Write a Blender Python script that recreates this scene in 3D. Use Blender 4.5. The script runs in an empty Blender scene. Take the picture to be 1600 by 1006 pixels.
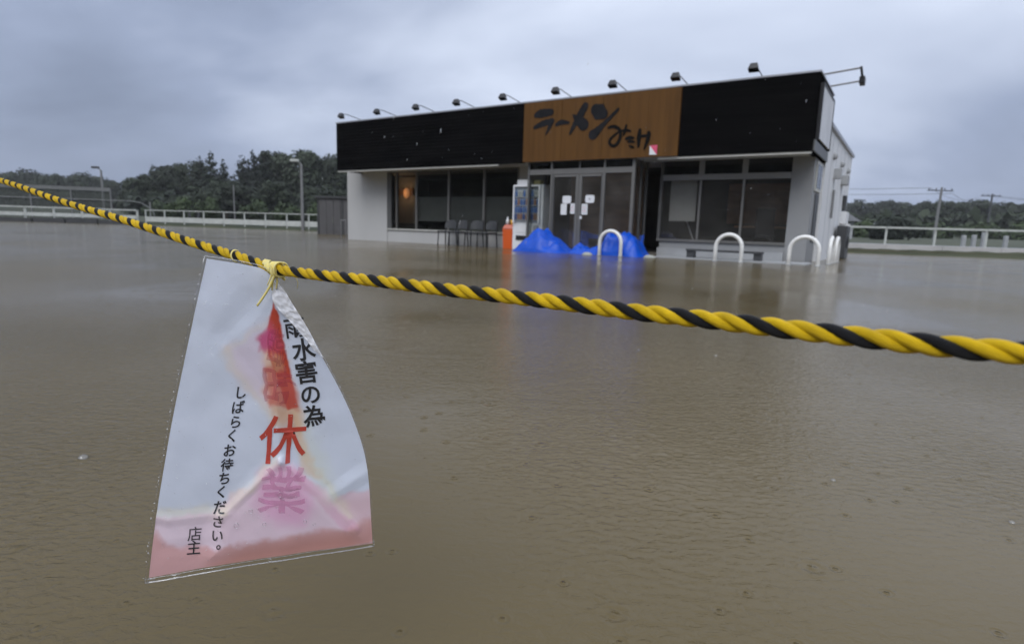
import bpy, bmesh, math, random
import numpy as np
from mathutils import Vector, Matrix

scene = bpy.context.scene
COL = scene.collection
random.seed(7)
RNG = np.random.default_rng(7)

# ------------------------------------------------------------------ camera
F_PX = 921.5                      # focal length in units of a 1600 wide frame
PITCH, ROLL, CAM_H = -0.15663, 0.03082, 0.5435
FW = np.array([0, math.cos(PITCH), math.sin(PITCH)])
_R0 = np.array([1.0, 0, 0]); _U0 = np.cross(_R0, FW)
RT = math.cos(ROLL) * _R0 + math.sin(ROLL) * _U0
UP = -math.sin(ROLL) * _R0 + math.cos(ROLL) * _U0
ORG = np.array([0, 0, CAM_H])
cam_d = bpy.data.cameras.new('camera')
cam = bpy.data.objects.new('camera', cam_d); COL.objects.link(cam)
cam_d.sensor_width = 36.0; cam_d.lens = F_PX / 1600 * 36.0
cam_d.clip_start = 0.02; cam_d.clip_end = 3000
cam_d.dof.use_dof = True; cam_d.dof.focus_distance = 0.57; cam_d.dof.aperture_fstop = 10.0
M = Matrix(((RT[0], UP[0], -FW[0], 0), (RT[1], UP[1], -FW[1], 0), (RT[2], UP[2], -FW[2], CAM_H), (0, 0, 0, 1)))
cam.matrix_world = M
scene.camera = cam

# ------------------------------------------------------------------ light
SUN_EL, SUN_ROT = math.radians(48), math.radians(200)
world = bpy.data.worlds.new('World'); scene.world = world; world.use_nodes = True
wt = world.node_tree; wt.nodes.clear()
def wn(t, **k):
    n = wt.nodes.new(t)
    for a, b in k.items(): setattr(n, a, b)
    return n
sky = wn('ShaderNodeTexSky', sky_type='NISHITA'); sky.sun_disc = False
sky.sun_elevation = SUN_EL; sky.sun_rotation = SUN_ROT; sky.dust_density = 4.0
bg1 = wn('ShaderNodeBackground'); bg1.inputs[1].default_value = 0.05
wt.links.new(sky.outputs[0], bg1.inputs[0])
tc = wn('ShaderNodeTexCoord')
sep = wn('ShaderNodeSeparateXYZ'); wt.links.new(tc.outputs['Generated'], sep.inputs[0])
zz = wn('ShaderNodeMath', operation='MAXIMUM'); wt.links.new(sep.outputs[2], zz.inputs[0]); zz.inputs[1].default_value = 0.0
za = wn('ShaderNodeMath', operation='ADD'); wt.links.new(zz.outputs[0], za.inputs[0]); za.inputs[1].default_value = 0.42
dv = wn('ShaderNodeVectorMath', operation='DIVIDE'); wt.links.new(tc.outputs['Generated'], dv.inputs[0])
cmb = wn('ShaderNodeCombineXYZ')
for i in range(3): wt.links.new(za.outputs[0], cmb.inputs[i])
wt.links.new(cmb.outputs[0], dv.inputs[1])
mpw = wn('ShaderNodeMapping'); wt.links.new(dv.outputs[0], mpw.inputs[0])
mpw.inputs['Location'].default_value = (3.5471, -8.5196, 0.0); mpw.inputs['Scale'].default_value = (0.8, 1.0, 0.0)
mpw.inputs['Rotation'].default_value = (0, 0, math.radians(14))
nz = wn('ShaderNodeTexNoise'); nz.inputs['Scale'].default_value = 0.95; nz.inputs['Detail'].default_value = 5; nz.inputs['Roughness'].default_value = 0.5
nz.inputs['Distortion'].default_value = 0.3
wt.links.new(mpw.outputs[0], nz.inputs['Vector'])
# overcast luminance rises from the horizon to the zenith
grad = wn('ShaderNodeMapRange'); wt.links.new(zz.outputs[0], grad.inputs[0])
grad.inputs[1].default_value = 0.0; grad.inputs[2].default_value = 0.75; grad.inputs[3].default_value = 0.0; grad.inputs[4].default_value = 0.80
cl = wn('ShaderNodeMapRange'); wt.links.new(nz.outputs[0], cl.inputs[0])
cl.inputs[1].default_value = 0.32; cl.inputs[2].default_value = 0.68; cl.inputs[3].default_value = -0.19; cl.inputs[4].default_value = 0.30
cl.clamp = True
sm = wn('ShaderNodeMath', operation='ADD'); wt.links.new(grad.outputs[0], sm.inputs[0]); wt.links.new(cl.outputs[0], sm.inputs[1])
rp = wn('ShaderNodeValToRGB'); wt.links.new(sm.outputs[0], rp.inputs[0])
cr = rp.color_ramp; cr.interpolation = 'LINEAR'
cr.elements[0].position = 0.0; cr.elements[0].color = (0.175, 0.215, 0.305, 1)
cr.elements[1].position = 1.0; cr.elements[1].color = (1.25, 1.32, 1.48, 1)
e = cr.elements.new(0.22); e.color = (0.300, 0.357, 0.495, 1)
e = cr.elements.new(0.50); e.color = (0.610, 0.680, 0.830, 1)
bg2 = wn('ShaderNodeBackground'); bg2.inputs[1].default_value = 1.0
wt.links.new(rp.outputs[0], bg2.inputs[0])
mixw = wn('ShaderNodeMixShader'); mixw.inputs[0].default_value = 0.94
wt.links.new(bg1.outputs[0], mixw.inputs[1]); wt.links.new(bg2.outputs[0], mixw.inputs[2])
wo = wn('ShaderNodeOutputWorld'); wt.links.new(mixw.outputs[0], wo.inputs[0])

sun_d = bpy.data.lights.new('sun', 'SUN'); sun_d.energy = 1.2; sun_d.angle = math.radians(40); sun_d.color = (1.0, 0.985, 0.965)
sun = bpy.data.objects.new('sun', sun_d); COL.objects.link(sun)
_sd = Vector((math.sin(SUN_ROT) * math.cos(SUN_EL), math.cos(SUN_ROT) * math.cos(SUN_EL), math.sin(SUN_EL)))
sun.rotation_euler = (-_sd).to_track_quat('-Z', 'Y').to_euler(); sun.location = (0, 0, 60)
vs = scene.view_settings
vs.view_transform = 'Standard'; vs.look = 'None'; vs.gamma = 1.0; vs.use_curve_mapping = False; vs.exposure = 0.28
scene.render.engine = 'CYCLES'
scene.cycles.use_denoising = True
scene.cycles.max_bounces = 10; scene.cycles.transparent_max_bounces = 24; scene.cycles.volume_bounces = 0
scene.cycles.sample_clamp_indirect = 5.0

# ------------------------------------------------------------------ layout helpers
BA = -0.585844                                            # yaw of the restaurant
BU = np.array([math.cos(BA), math.sin(BA), 0]); BV = np.array([-math.sin(BA), math.cos(BA), 0])
BC = np.array([5.7825, 11.9727, 0.0])                      # right front corner of its fascia
def ray(x, y): return FW + RT * ((x - 800) / F_PX) - UP * ((y - 503) / F_PX)
def on_z(x, y, z=0.0):
    d = ray(x, y); return ORG + d * ((z - CAM_H) / d[2])
def at_depth(x, y, Y):
    d = ray(x, y); return ORG + d * (Y / d[1])
def on_v(x, y, v):                                         # facade plane at depth v -> (u, z)
    d = ray(x, y); t = ((BC + BV * v - ORG) @ BV) / (d @ BV); P = ORG + d * t
    return float((P - BC) @ BU), float(P[2])
def uvz(u, v, z=0.0): return BC + BU * u + BV * v + np.array([0, 0, z])

# ------------------------------------------------------------------ materials
def new_mat(name):
    m = bpy.data.materials.new(name); m.use_nodes = True
    nt = m.node_tree; b = nt.nodes['Principled BSDF']
    return m, nt, b
def mat(name, col, rough=0.6, metal=0.0, var=0.12, scale=3.0, bump=0.0, bscale=40.0, spec=0.5, stretch=(1, 1, 1), coat=0.0, tint=None):
    m, nt, b = new_mat(name)
    N = nt.nodes.new; Lk = nt.links.new
    b.inputs['Roughness'].default_value = rough; b.inputs['Metallic'].default_value = metal
    b.inputs['Specular IOR Level'].default_value = spec
    b.inputs['Coat Weight'].default_value = coat
    tcn = N('ShaderNodeTexCoord'); mp = N('ShaderNodeMapping'); mp.inputs['Scale'].default_value = stretch
    Lk(tcn.outputs['Object'], mp.inputs[0])
    n1 = N('ShaderNodeTexNoise'); n1.inputs['Scale'].default_value = scale; n1.inputs['Detail'].default_value = 6; n1.inputs['Roughness'].default_value = 0.6
    Lk(mp.outputs[0], n1.inputs['Vector'])
    r = N('ShaderNodeValToRGB'); Lk(n1.outputs[0], r.inputs[0])
    c = np.array(col); t2 = np.array(tint) if tint is not None else c
    r.color_ramp.elements[0].position = 0.3; r.color_ramp.elements[0].color = (*np.clip(t2 * (1 - var), 0, 1), 1)
    r.color_ramp.elements[1].position = 0.7; r.color_ramp.elements[1].color = (*np.clip(c * (1 + var), 0, 1), 1)
    Lk(r.outputs[0], b.inputs['Base Color'])
    if bump > 0:
        n2 = N('ShaderNodeTexNoise'); n2.inputs['Scale'].default_value = bscale; n2.inputs['Detail'].default_value = 4
        Lk(mp.outputs[0], n2.inputs['Vector'])
        bp = N('ShaderNodeBump'); bp.inputs['Strength'].default_value = bump; bp.inputs['Distance'].default_value = 0.02
        Lk(n2.outputs[0], bp.inputs['Height']); Lk(bp.outputs[0], b.inputs['Normal'])
    return m
def thin_fresnel(nt, ior):
    # same reflectance on both faces of a thin sheet
    g = nt.nodes.new('ShaderNodeNewGeometry'); m = nt.nodes.new('ShaderNodeMapRange'); f = nt.nodes.new('ShaderNodeFresnel')
    m.inputs[3].default_value = ior; m.inputs[4].default_value = 1 / ior
    nt.links.new(g.outputs['Backfacing'], m.inputs[0]); nt.links.new(m.outputs[0], f.inputs[0]); return f
def glass_mat(name, tint, ior=1.45, rough=0.02, add=0.0, mist=0.0):
    m = bpy.data.materials.new(name); m.use_nodes = True; nt = m.node_tree; nt.nodes.clear()
    N = nt.nodes.new; Lk = nt.links.new
    tr = N('ShaderNodeBsdfTransparent'); tr.inputs[0].default_value = (*tint, 1)
    gl = N('ShaderNodeBsdfGlossy'); gl.inputs['Roughness'].default_value = rough; gl.inputs[0].default_value = (0.9, 0.9, 0.9, 1)
    fr = thin_fresnel(nt, ior)
    ad = N('ShaderNodeMath'); ad.operation = 'ADD'; ad.inputs[1].default_value = add; Lk(fr.outputs[0], ad.inputs[0])
    mx = N('ShaderNodeMixShader'); Lk(ad.outputs[0], mx.inputs[0]); Lk(tr.outputs[0], mx.inputs[1]); Lk(gl.outputs[0], mx.inputs[2])
    out = mx.outputs[0]
    if mist:                       # thin film of condensation and dust
        df = N('ShaderNodeBsdfDiffuse'); df.inputs[0].default_value = (.52, .50, .47, 1); m2 = N('ShaderNodeMixShader')
        tq = N('ShaderNodeTexCoord'); nq = N('ShaderNodeTexNoise'); nq.inputs['Scale'].default_value = 1.7; nq.inputs['Detail'].default_value = 5; Lk(tq.outputs['Object'], nq.inputs[0])
        mr = N('ShaderNodeMapRange'); Lk(nq.outputs[0], mr.inputs[0]); mr.inputs[1].default_value = .3; mr.inputs[2].default_value = .7; mr.inputs[3].default_value = mist * .4; mr.inputs[4].default_value = mist * 1.6
        Lk(mr.outputs[0], m2.inputs[0]); Lk(out, m2.inputs[1]); Lk(df.outputs[0], m2.inputs[2]); out = m2.outputs[0]
    o = N('ShaderNodeOutputMaterial'); Lk(out, o.inputs[0])
    return m

MT = {}
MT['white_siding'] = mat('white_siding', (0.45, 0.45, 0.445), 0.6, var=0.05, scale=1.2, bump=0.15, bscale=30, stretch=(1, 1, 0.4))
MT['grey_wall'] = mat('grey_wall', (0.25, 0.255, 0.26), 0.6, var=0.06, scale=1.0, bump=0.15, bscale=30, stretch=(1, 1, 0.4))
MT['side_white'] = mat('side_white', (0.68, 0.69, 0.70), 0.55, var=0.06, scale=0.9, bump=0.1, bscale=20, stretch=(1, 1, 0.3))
MT['plinth'] = mat('plinth', (0.32, 0.33, 0.34), 0.7, var=0.12, scale=2.0, bump=0.3)
MT['alu'] = mat('aluminium', (0.20, 0.195, 0.185), 0.4, 0.5, var=0.06)
MT['alu_dark'] = mat('dark_aluminium', (0.12, 0.12, 0.118), 0.45, 0.3, var=0.08)
MT['trim'] = mat('light_trim', (0.50, 0.50, 0.47), 0.5, var=0.06)
MT['coping'] = mat('metal_coping', (0.42, 0.43, 0.46), 0.35, 0.5, var=0.05)
MT['black_metal'] = mat('black_metal', (0.012, 0.012, 0.014), 0.45, var=0.2)
MT['dark_metal'] = mat('dark_metal', (0.045, 0.047, 0.05), 0.45, var=0.15)
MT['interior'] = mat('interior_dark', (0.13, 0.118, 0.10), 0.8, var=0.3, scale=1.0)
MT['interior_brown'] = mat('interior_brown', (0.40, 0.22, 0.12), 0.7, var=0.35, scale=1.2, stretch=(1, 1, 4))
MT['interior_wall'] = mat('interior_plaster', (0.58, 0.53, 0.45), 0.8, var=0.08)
MT['glass'] = glass_mat('window_glass', (0.72, 0.73, 0.72))
MT['glass_mist'] = glass_mat('misted_window_glass', (0.78, 0.78, 0.77), mist=.036)
MT['glass_clear'] = glass_mat('clear_glass', (0.90, 0.91, 0.90))
MT['glass_dark'] = glass_mat('tinted_glass', (0.42, 0.43, 0.43))
MT['film'] = mat('grey_window_film', (0.20, 0.205, 0.20), 0.35, var=0.12, scale=1.2)
MT['blind'] = mat('pale_blind', (0.66, 0.66, 0.64), 0.7, var=0.08, scale=1)
MT['steel_white'] = mat('white_painted_steel', (0.74, 0.74, 0.72), 0.4, var=0.14, scale=6)
MT['fence_white'] = mat('weathered_white_paint', (0.43, 0.45, 0.43), 0.55, var=0.14, scale=3)
MT['concrete'] = mat('concrete', (0.40, 0.39, 0.385), 0.8, var=0.15, scale=1.5, bump=0.3)
MT['mud'] = mat('muddy_bank', (0.085, 0.078, 0.05), 0.9, var=0.3, scale=1.5, bump=0.5)
MT['dark_pole'] = mat('dull_pole', (0.15, 0.155, 0.155), 0.6, 0.2, var=0.15)
MT['pole'] = mat('galvanised_pole', (0.20, 0.20, 0.20), 0.5, 0.3, var=0.12)
MT['orange'] = mat('orange_plastic', (0.62, 0.10, 0.015), 0.4, var=0.08)
MT['yellow_plastic'] = mat('yellow_plastic', (0.75, 0.42, 0.05), 0.4, var=0.08)
MT['white_plastic'] = mat('white_plastic', (0.72, 0.73, 0.75), 0.35, var=0.04)
MT['paper'] = mat('white_paper', (0.68, 0.69, 0.70), 0.7, var=0.03)
MT['ink'] = mat('black_ink', (0.012, 0.012, 0.014), 0.5, var=0.1)
MT['shed'] = mat('shed_steel', (0.085, 0.083, 0.085), 0.5, 0.2, var=0.1)

# brush lettering and black siding boards
def siding_mat():
    m, nt, b = new_mat('black_siding'); N = nt.nodes.new; Lk = nt.links.new
    b.inputs['Base Color'].default_value = (0.0065, 0.0065, 0.007, 1); b.inputs['Roughness'].default_value = 0.62
    b.inputs['Specular IOR Level'].default_value = 0.0
    t = N('ShaderNodeTexCoord'); w = N('ShaderNodeTexWave'); w.wave_type = 'BANDS'; w.bands_direction = 'Z'; w.wave_profile = 'SAW'
    w.inputs['Scale'].default_value = 3.4; w.inputs['Distortion'].default_value = 0.0
    Lk(t.outputs['Object'], w.inputs[0])
    n = N('ShaderNodeTexNoise'); n.inputs['Scale'].default_value = 1.1; n.inputs['Detail'].default_value = 7
    mp = N('ShaderNodeMapping'); mp.inputs['Scale'].default_value = (0.6, 1, 5); Lk(t.outputs['Object'], mp.inputs[0]); Lk(mp.outputs[0], n.inputs[0])
    r = N('ShaderNodeValToRGB'); Lk(n.outputs[0], r.inputs[0]); r.color_ramp.elements[0].position = .35; r.color_ramp.elements[1].position = .75
    r.color_ramp.elements[0].color = (0.0028, 0.0028, 0.003, 1); r.color_ramp.elements[1].color = (0.007, 0.0068, 0.0068, 1)
    Lk(r.outputs[0], b.inputs['Base Color'])
    bp = N('ShaderNodeBump'); bp.inputs['Strength'].default_value = 0.6; bp.inputs['Distance'].default_value = 0.012
    Lk(w.outputs[0], bp.inputs['Height']); Lk(bp.outputs[0], b.inputs['Normal'])
    return m
MT['black_siding'] = siding_mat()
MT['brown_plank'] = mat('brown_plank', (0.115, 0.055, 0.015), 0.6, var=0.08, scale=1.6, bump=0.2, bscale=14, stretch=(5, 5, 0.35), tint=(0.092, 0.043, 0.012), spec=0.12)
MT['brush_ink'] = mat('brush_black', (0.014, 0.0145, 0.017), 0.7, var=0.3, scale=5, spec=0.08)
MT['brush_dark'] = mat('brush_darkest', (0.005, 0.005, 0.005), 0.7, var=0.2, scale=5, spec=0.08)
MT['pink_print'] = mat('pink_print', (0.62, 0.08, 0.16), 0.5, var=0.05)

def tarp_mat():
    m, nt, b = new_mat('blue_tarp'); N = nt.nodes.new; Lk = nt.links.new
    b.inputs['Roughness'].default_value = 0.3; b.inputs['Specular IOR Level'].default_value = 0.3
    t = N('ShaderNodeTexCoord'); n = N('ShaderNodeTexNoise'); n.inputs['Scale'].default_value = 5; n.inputs['Detail'].default_value = 5; n.inputs['Distortion'].default_value = 1.2
    Lk(t.outputs['Object'], n.inputs[0])
    r = N('ShaderNodeValToRGB'); Lk(n.outputs[0], r.inputs[0]); r.color_ramp.elements[0].color = (0.001, 0.048, 0.36, 1); r.color_ramp.elements[1].color = (0.002, 0.085, 0.58, 1)
    Lk(r.outputs[0], b.inputs['Base Color'])
    bp = N('ShaderNodeBump'); bp.inputs['Strength'].default_value = 0.35; bp.inputs['Distance'].default_value = 0.04; Lk(n.outputs[0], bp.inputs['Height']); Lk(bp.outputs[0], b.inputs['Normal'])
    return m
MT['tarp'] = tarp_mat()

def emit_mat(name, col, s):
    m = bpy.data.materials.new(name); m.use_nodes = True; nt = m.node_tree; b = nt.nodes['Principled BSDF']
    b.inputs['Base Color'].default_value = (*col, 1); b.inputs['Emission Color'].default_value = (*col, 1); b.inputs['Emission Strength'].default_value = s
    return m
MT['lamp_glow'] = emit_mat('warm_lamp_glow', (1.0, 0.47, 0.2), 0.30)
MT['head_glow'] = emit_mat('orange_head_glow', (0.8, 0.16, 0.03), 0.25)  # glow put on the orange pole head, which is no lamp

def water_mat():
    m, nt, b = new_mat('muddy_flood_water'); N = nt.nodes.new; Lk = nt.links.new
    b.inputs['IOR'].default_value = 1.33; b.inputs['Roughness'].default_value = 0.13
    g = N('ShaderNodeNewGeometry')
    def mapped(sc, rot=0.0):
        mp = N('ShaderNodeMapping'); mp.inputs['Scale'].default_value = sc; mp.inputs['Rotation'].default_value = (0, 0, rot)
        Lk(g.outputs['Position'], mp.inputs[0]); return mp
    # suspended silt: broad, soft colour drift
    mpc = mapped((0.35, 0.6, 1)); nc = N('ShaderNodeTexNoise'); nc.inputs['Scale'].default_value = 1.0; nc.inputs['Detail'].default_value = 5
    Lk(mpc.outputs[0], nc.inputs[0])
    r = N('ShaderNodeValToRGB'); Lk(nc.outputs[0], r.inputs[0]); r.color_ramp.elements[0].position = .3; r.color_ramp.elements[1].position = .7
    r.color_ramp.elements[0].color = (0.084, 0.063, 0.026, 1); r.color_ramp.elements[1].color = (0.112, 0.084, 0.037, 1)
    Lk(r.outputs[0], b.inputs['Base Color'])
    # wavelets drawn out across the wind
    mp1 = mapped((0.70, 1.05, 1), 0.12); n1 = N('ShaderNodeTexNoise'); n1.inputs['Scale'].default_value = 58; n1.inputs['Detail'].default_value = 4; n1.inputs['Roughness'].default_value = 0.55; n1.inputs['Distortion'].default_value = 0.6
    Lk(mp1.outputs[0], n1.inputs[0])
    mp2 = mapped((0.5, 1.2, 1), -0.1); n2 = N('ShaderNodeTexNoise'); n2.inputs['Scale'].default_value = 8; n2.inputs['Detail'].default_value = 3
    Lk(mp2.outputs[0], n2.inputs[0])
    # gusts: where the wavelets are stronger
    mpg = mapped((0.5, 0.35, 1)); ng = N('ShaderNodeTexNoise'); ng.inputs['Scale'].default_value = 0.9; ng.inputs['Detail'].default_value = 2; Lk(mpg.outputs[0], ng.inputs[0])
    gr = N('ShaderNodeMapRange'); Lk(ng.outputs[0], gr.inputs[0]); gr.inputs[1].default_value = .38; gr.inputs[2].default_value = .62; gr.inputs[3].default_value = .10; gr.inputs[4].default_value = 1.35
    h1 = N('ShaderNodeMath'); h1.operation = 'MULTIPLY'; Lk(n1.outputs[0], h1.inputs[0]); Lk(gr.outputs[0], h1.inputs[1])
    h2 = N('ShaderNodeMath'); h2.operation = 'MULTIPLY_ADD'; Lk(n2.outputs[0], h2.inputs[0]); h2.inputs[1].default_value = 0.38; Lk(h1.outputs[0], h2.inputs[2])
    # raindrop rings: sparse cells with decaying circles
    def rings(scale, rot, freq):
        mp = mapped((1, 1, 0), rot); v = N('ShaderNodeTexVoronoi'); v.voronoi_dimensions = '2D'; v.inputs['Scale'].default_value = scale; Lk(mp.outputs[0], v.inputs['Vector'])
        s1 = N('ShaderNodeMath'); s1.operation = 'MULTIPLY'; Lk(v.outputs['Distance'], s1.inputs[0]); s1.inputs[1].default_value = freq
        sn = N('ShaderNodeMath'); sn.operation = 'COSINE'; Lk(s1.outputs[0], sn.inputs[0])
        fo = N('ShaderNodeMapRange'); Lk(v.outputs['Distance'], fo.inputs[0]); fo.inputs[1].default_value = 0.0; fo.inputs[2].default_value = 0.15; fo.inputs[3].default_value = 1.0; fo.inputs[4].default_value = 0.0
        sc = N('ShaderNodeSeparateColor'); Lk(v.outputs['Color'], sc.inputs[0])
        gt = N('ShaderNodeMath'); gt.operation = 'GREATER_THAN'; Lk(sc.outputs[0], gt.inputs[0]); gt.inputs[1].default_value = 0.55
        a = N('ShaderNodeMath'); a.operation = 'MULTIPLY'; Lk(sn.outputs[0], a.inputs[0]); Lk(fo.outputs[0], a.inputs[1])
        c = N('ShaderNodeMath'); c.operation = 'MULTIPLY'; Lk(a.outputs[0], c.inputs[0]); Lk(gt.outputs[0], c.inputs[1])
        return c
    ra = rings(4.1, 0.3, 60); rb = rings(9.0, 1.1, 48)
    h3 = N('ShaderNodeMath'); h3.operation = 'MULTIPLY_ADD'; Lk(ra.outputs[0], h3.inputs[0]); h3.inputs[1].default_value = 0.16; Lk(h2.outputs[0], h3.inputs[2])
    h4 = N('ShaderNodeMath'); h4.operation = 'MULTIPLY_ADD'; Lk(rb.outputs[0], h4.inputs[0]); h4.inputs[1].default_value = 0.16; Lk(h3.outputs[0], h4.inputs[2])
    bp = N('ShaderNodeBump'); bp.inputs['Strength'].default_value = 1.0; bp.inputs['Distance'].default_value = 0.0078
    Lk(h4.outputs[0], bp.inputs['Height']); Lk(bp.outputs[0], b.inputs['Normal'])
    return m
MT['water'] = water_mat()

def ground_mat():
    m, nt, b = new_mat('grassy_ground'); N = nt.nodes.new; Lk = nt.links.new
    g = N('ShaderNodeNewGeometry'); n = N('ShaderNodeTexNoise'); n.inputs['Scale'].default_value = 0.25; n.inputs['Detail'].default_value = 8
    Lk(g.outputs['Position'], n.inputs[0]); r = N('ShaderNodeValToRGB'); Lk(n.outputs[0], r.inputs[0])
    r.color_ramp.elements[0].position = .35; r.color_ramp.elements[1].position = .7
    r.color_ramp.elements[0].color = (0.020, 0.029, 0.013, 1); r.color_ramp.elements[1].color = (0.050, 0.056, 0.026, 1)
    Lk(r.outputs[0], b.inputs['Base Color']); b.inputs['Roughness'].default_value = 0.9
    return m
MT['ground'] = ground_mat()
MT['asphalt'] = mat('wet_asphalt', (0.16, 0.16, 0.165), 0.35, var=0.15, scale=2)
def leaf_mat(name, c0, c1):
    m, nt, b = new_mat(name); N = nt.nodes.new; Lk = nt.links.new
    at = N('ShaderNodeAttribute'); at.attribute_name = 'leaf'
    oi = N('ShaderNodeObjectInfo')
    ad = N('ShaderNodeMath'); ad.operation = 'MULTIPLY_ADD'; Lk(oi.outputs['Random'], ad.inputs[0]); ad.inputs[1].default_value = 0.45; Lk(at.outputs['Fac'], ad.inputs[2])
    r = N('ShaderNodeValToRGB'); Lk(ad.outputs[0], r.inputs[0]); r.color_ramp.elements[0].position = 0.1; r.color_ramp.elements[1].position = 1.3 if False else 1.0
    r.color_ramp.elements[0].color = (*c0, 1); r.color_ramp.elements[1].color = (*c1, 1)
    Lk(r.outputs[0], b.inputs['Base Color']); b.inputs['Roughness'].default_value = 0.65; b.inputs['Specular IOR Level'].default_value = 0.25
    return m
MT['leaf_broad'] = leaf_mat('broad_leaves', (0.012, 0.018, 0.011), (0.036, 0.050, 0.026))
MT['leaf_cedar'] = leaf_mat('cedar_needles', (0.008, 0.013, 0.009), (0.022, 0.032, 0.019))
MT['leaf_light'] = leaf_mat('light_leaves', (0.020, 0.033, 0.013), (0.052, 0.078, 0.028))
MT['bark'] = mat('bark', (0.075, 0.06, 0.045), 0.9, var=0.3, bump=0.4)
MT['rope_yellow'] = None

# ------------------------------------------------------------------ mesh builder
class MB:
    def __init__(s): s.v = []; s.f = []
    def add(s, vs, fs):
        o = len(s.v); s.v += [tuple(float(c) for c in p) for p in vs]; s.f += [tuple(i + o for i in f) for f in fs]; return s
    def box(s, x0, x1, y0, y1, z0, z1):
        return s.add([(x0, y0, z0), (x1, y0, z0), (x1, y1, z0), (x0, y1, z0), (x0, y0, z1), (x1, y0, z1), (x1, y1, z1), (x0, y1, z1)],
                     [(0, 3, 2, 1), (4, 5, 6, 7), (0, 1, 5, 4), (1, 2, 6, 5), (2, 3, 7, 6), (3, 0, 4, 7)])
    def bar(s, p, q, w, d=None, up=(0, 0, 1)):
        d = d or w; p = Vector(p); q = Vector(q); ax = (q - p).normalized(); u = Vector(up)
        if abs(ax.dot(u)) > 0.98: u = Vector((1, 0, 0))
        a = ax.cross(u).normalized() * (w / 2); b = ax.cross(a).normalized() * (d / 2)
        vs = [p - a - b, p + a - b, p + a + b, p - a + b, q - a - b, q + a - b, q + a + b, q - a + b]
        return s.add(vs, [(0, 1, 2, 3), (7, 6, 5, 4), (0, 4, 5, 1), (1, 5, 6, 2), (2, 6, 7, 3), (3, 7, 4, 0)])
    def tube(s, pts, r, n=8, cap=True):
        pts = [Vector(p) for p in pts]; rr = r if hasattr(r, '__len__') else [r] * len(pts)
        prev = None; rings = []
        for i, p in enumerate(pts):
            t = (pts[min(i + 1, len(pts) - 1)] - pts[max(i - 1, 0)]).normalized()
            if prev is None:
                a = t.cross(Vector((0, 0, 1)));
                if a.length < 1e-3: a = t.cross(Vector((1, 0, 0)))
                a.normalize()
            else: a = (prev - t * prev.dot(t)).normalized()
            prev = a; b = t.cross(a)
            rings.append([p + (a * math.cos(2 * math.pi * k / n) + b * math.sin(2 * math.pi * k / n)) * rr[i] for k in range(n)])
        vs = [q for rg in rings for q in rg]; fs = []
        for i in range(len(pts) - 1):
            for k in range(n): fs.append((i * n + k, i * n + (k + 1) % n, (i + 1) * n + (k + 1) % n, (i + 1) * n + k))
        if cap:
            fs.append(tuple(range(n))[::-1]); fs.append(tuple((len(pts) - 1) * n + k for k in range(n)))
        return s.add(vs, fs)
    def ball(s, c, r, n=10, m=6, sc=(1, 1, 1), half=False):
        vs = []; fs = []; top = math.pi / 2
        for i in range(m + 1):
            th = -top + (2 * top) * i / m if not half else top * i / m
            for k in range(n):
                ph = 2 * math.pi * k / n
                vs.append((c[0] + r * sc[0] * math.cos(th) * math.cos(ph), c[1] + r * sc[1] * math.cos(th) * math.sin(ph), c[2] + r * sc[2] * math.sin(th)))
        for i in range(m):
            for k in range(n): fs.append((i * n + k, i * n + (k + 1) % n, (i + 1) * n + (k + 1) % n, (i + 1) * n + k))
        return s.add(vs, fs)
    def mesh(s, name, m, smooth=False):
        me = bpy.data.meshes.new(name); me.from_pydata(s.v, [], s.f); me.update()
        bm = bmesh.new(); bm.from_mesh(me); bmesh.ops.recalc_face_normals(bm, faces=bm.faces); bm.to_mesh(me); bm.free()
        if smooth:
            for p in me.polygons: p.use_smooth = True
        if m: me.materials.append(m)
        return me
    def build(s, name, m, parent=None, smooth=False):
        return link(name, s.mesh(name, m, smooth), parent)
def link(name, data, parent=None, loc=None, rot=None):
    o = bpy.data.objects.new(name, data); COL.objects.link(o)
    if parent is not None: o.parent = parent
    if loc is not None: o.location = tuple(loc)
    if rot is not None: o.rotation_euler = rot
    return o
def tag(o, label=None, cat=None, group=None, kind=None):
    if label: o['label'] = label
    if cat: o['category'] = cat
    if group: o['group'] = group
    if kind: o['kind'] = kind
    return o
def thing(name, label, cat, loc=(0, 0, 0), rz=0.0, group=None):
    return tag(link(name, None, None, loc, (0, 0, rz)), label, cat, group)
def bthing(name, label, cat, u=0, v=0, z=0, group=None, rz=0.0):     # thing standing in the restaurant's frame
    return thing(name, label, cat, uvz(u, v, z), BA + rz, group)
def bevel(o, w=0.01, seg=2):
    me = o.data; bm = bmesh.new(); bm.from_mesh(me)
    bmesh.ops.bevel(bm, geom=bm.edges[:], offset=w, segments=seg, affect='EDGES', profile=0.6, clamp_overlap=True)
    bm.to_mesh(me); bm.free(); return o
def copy_thing(o, label, group=None):
    c = o.copy(); COL.objects.link(c); c['label'] = label
    if group: c['group'] = group
    for ch in o.children:
        d = ch.copy(); COL.objects.link(d); d.parent = c
        for g in ch.children:
            e2 = g.copy(); COL.objects.link(e2); e2.parent = d
    return c

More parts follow.
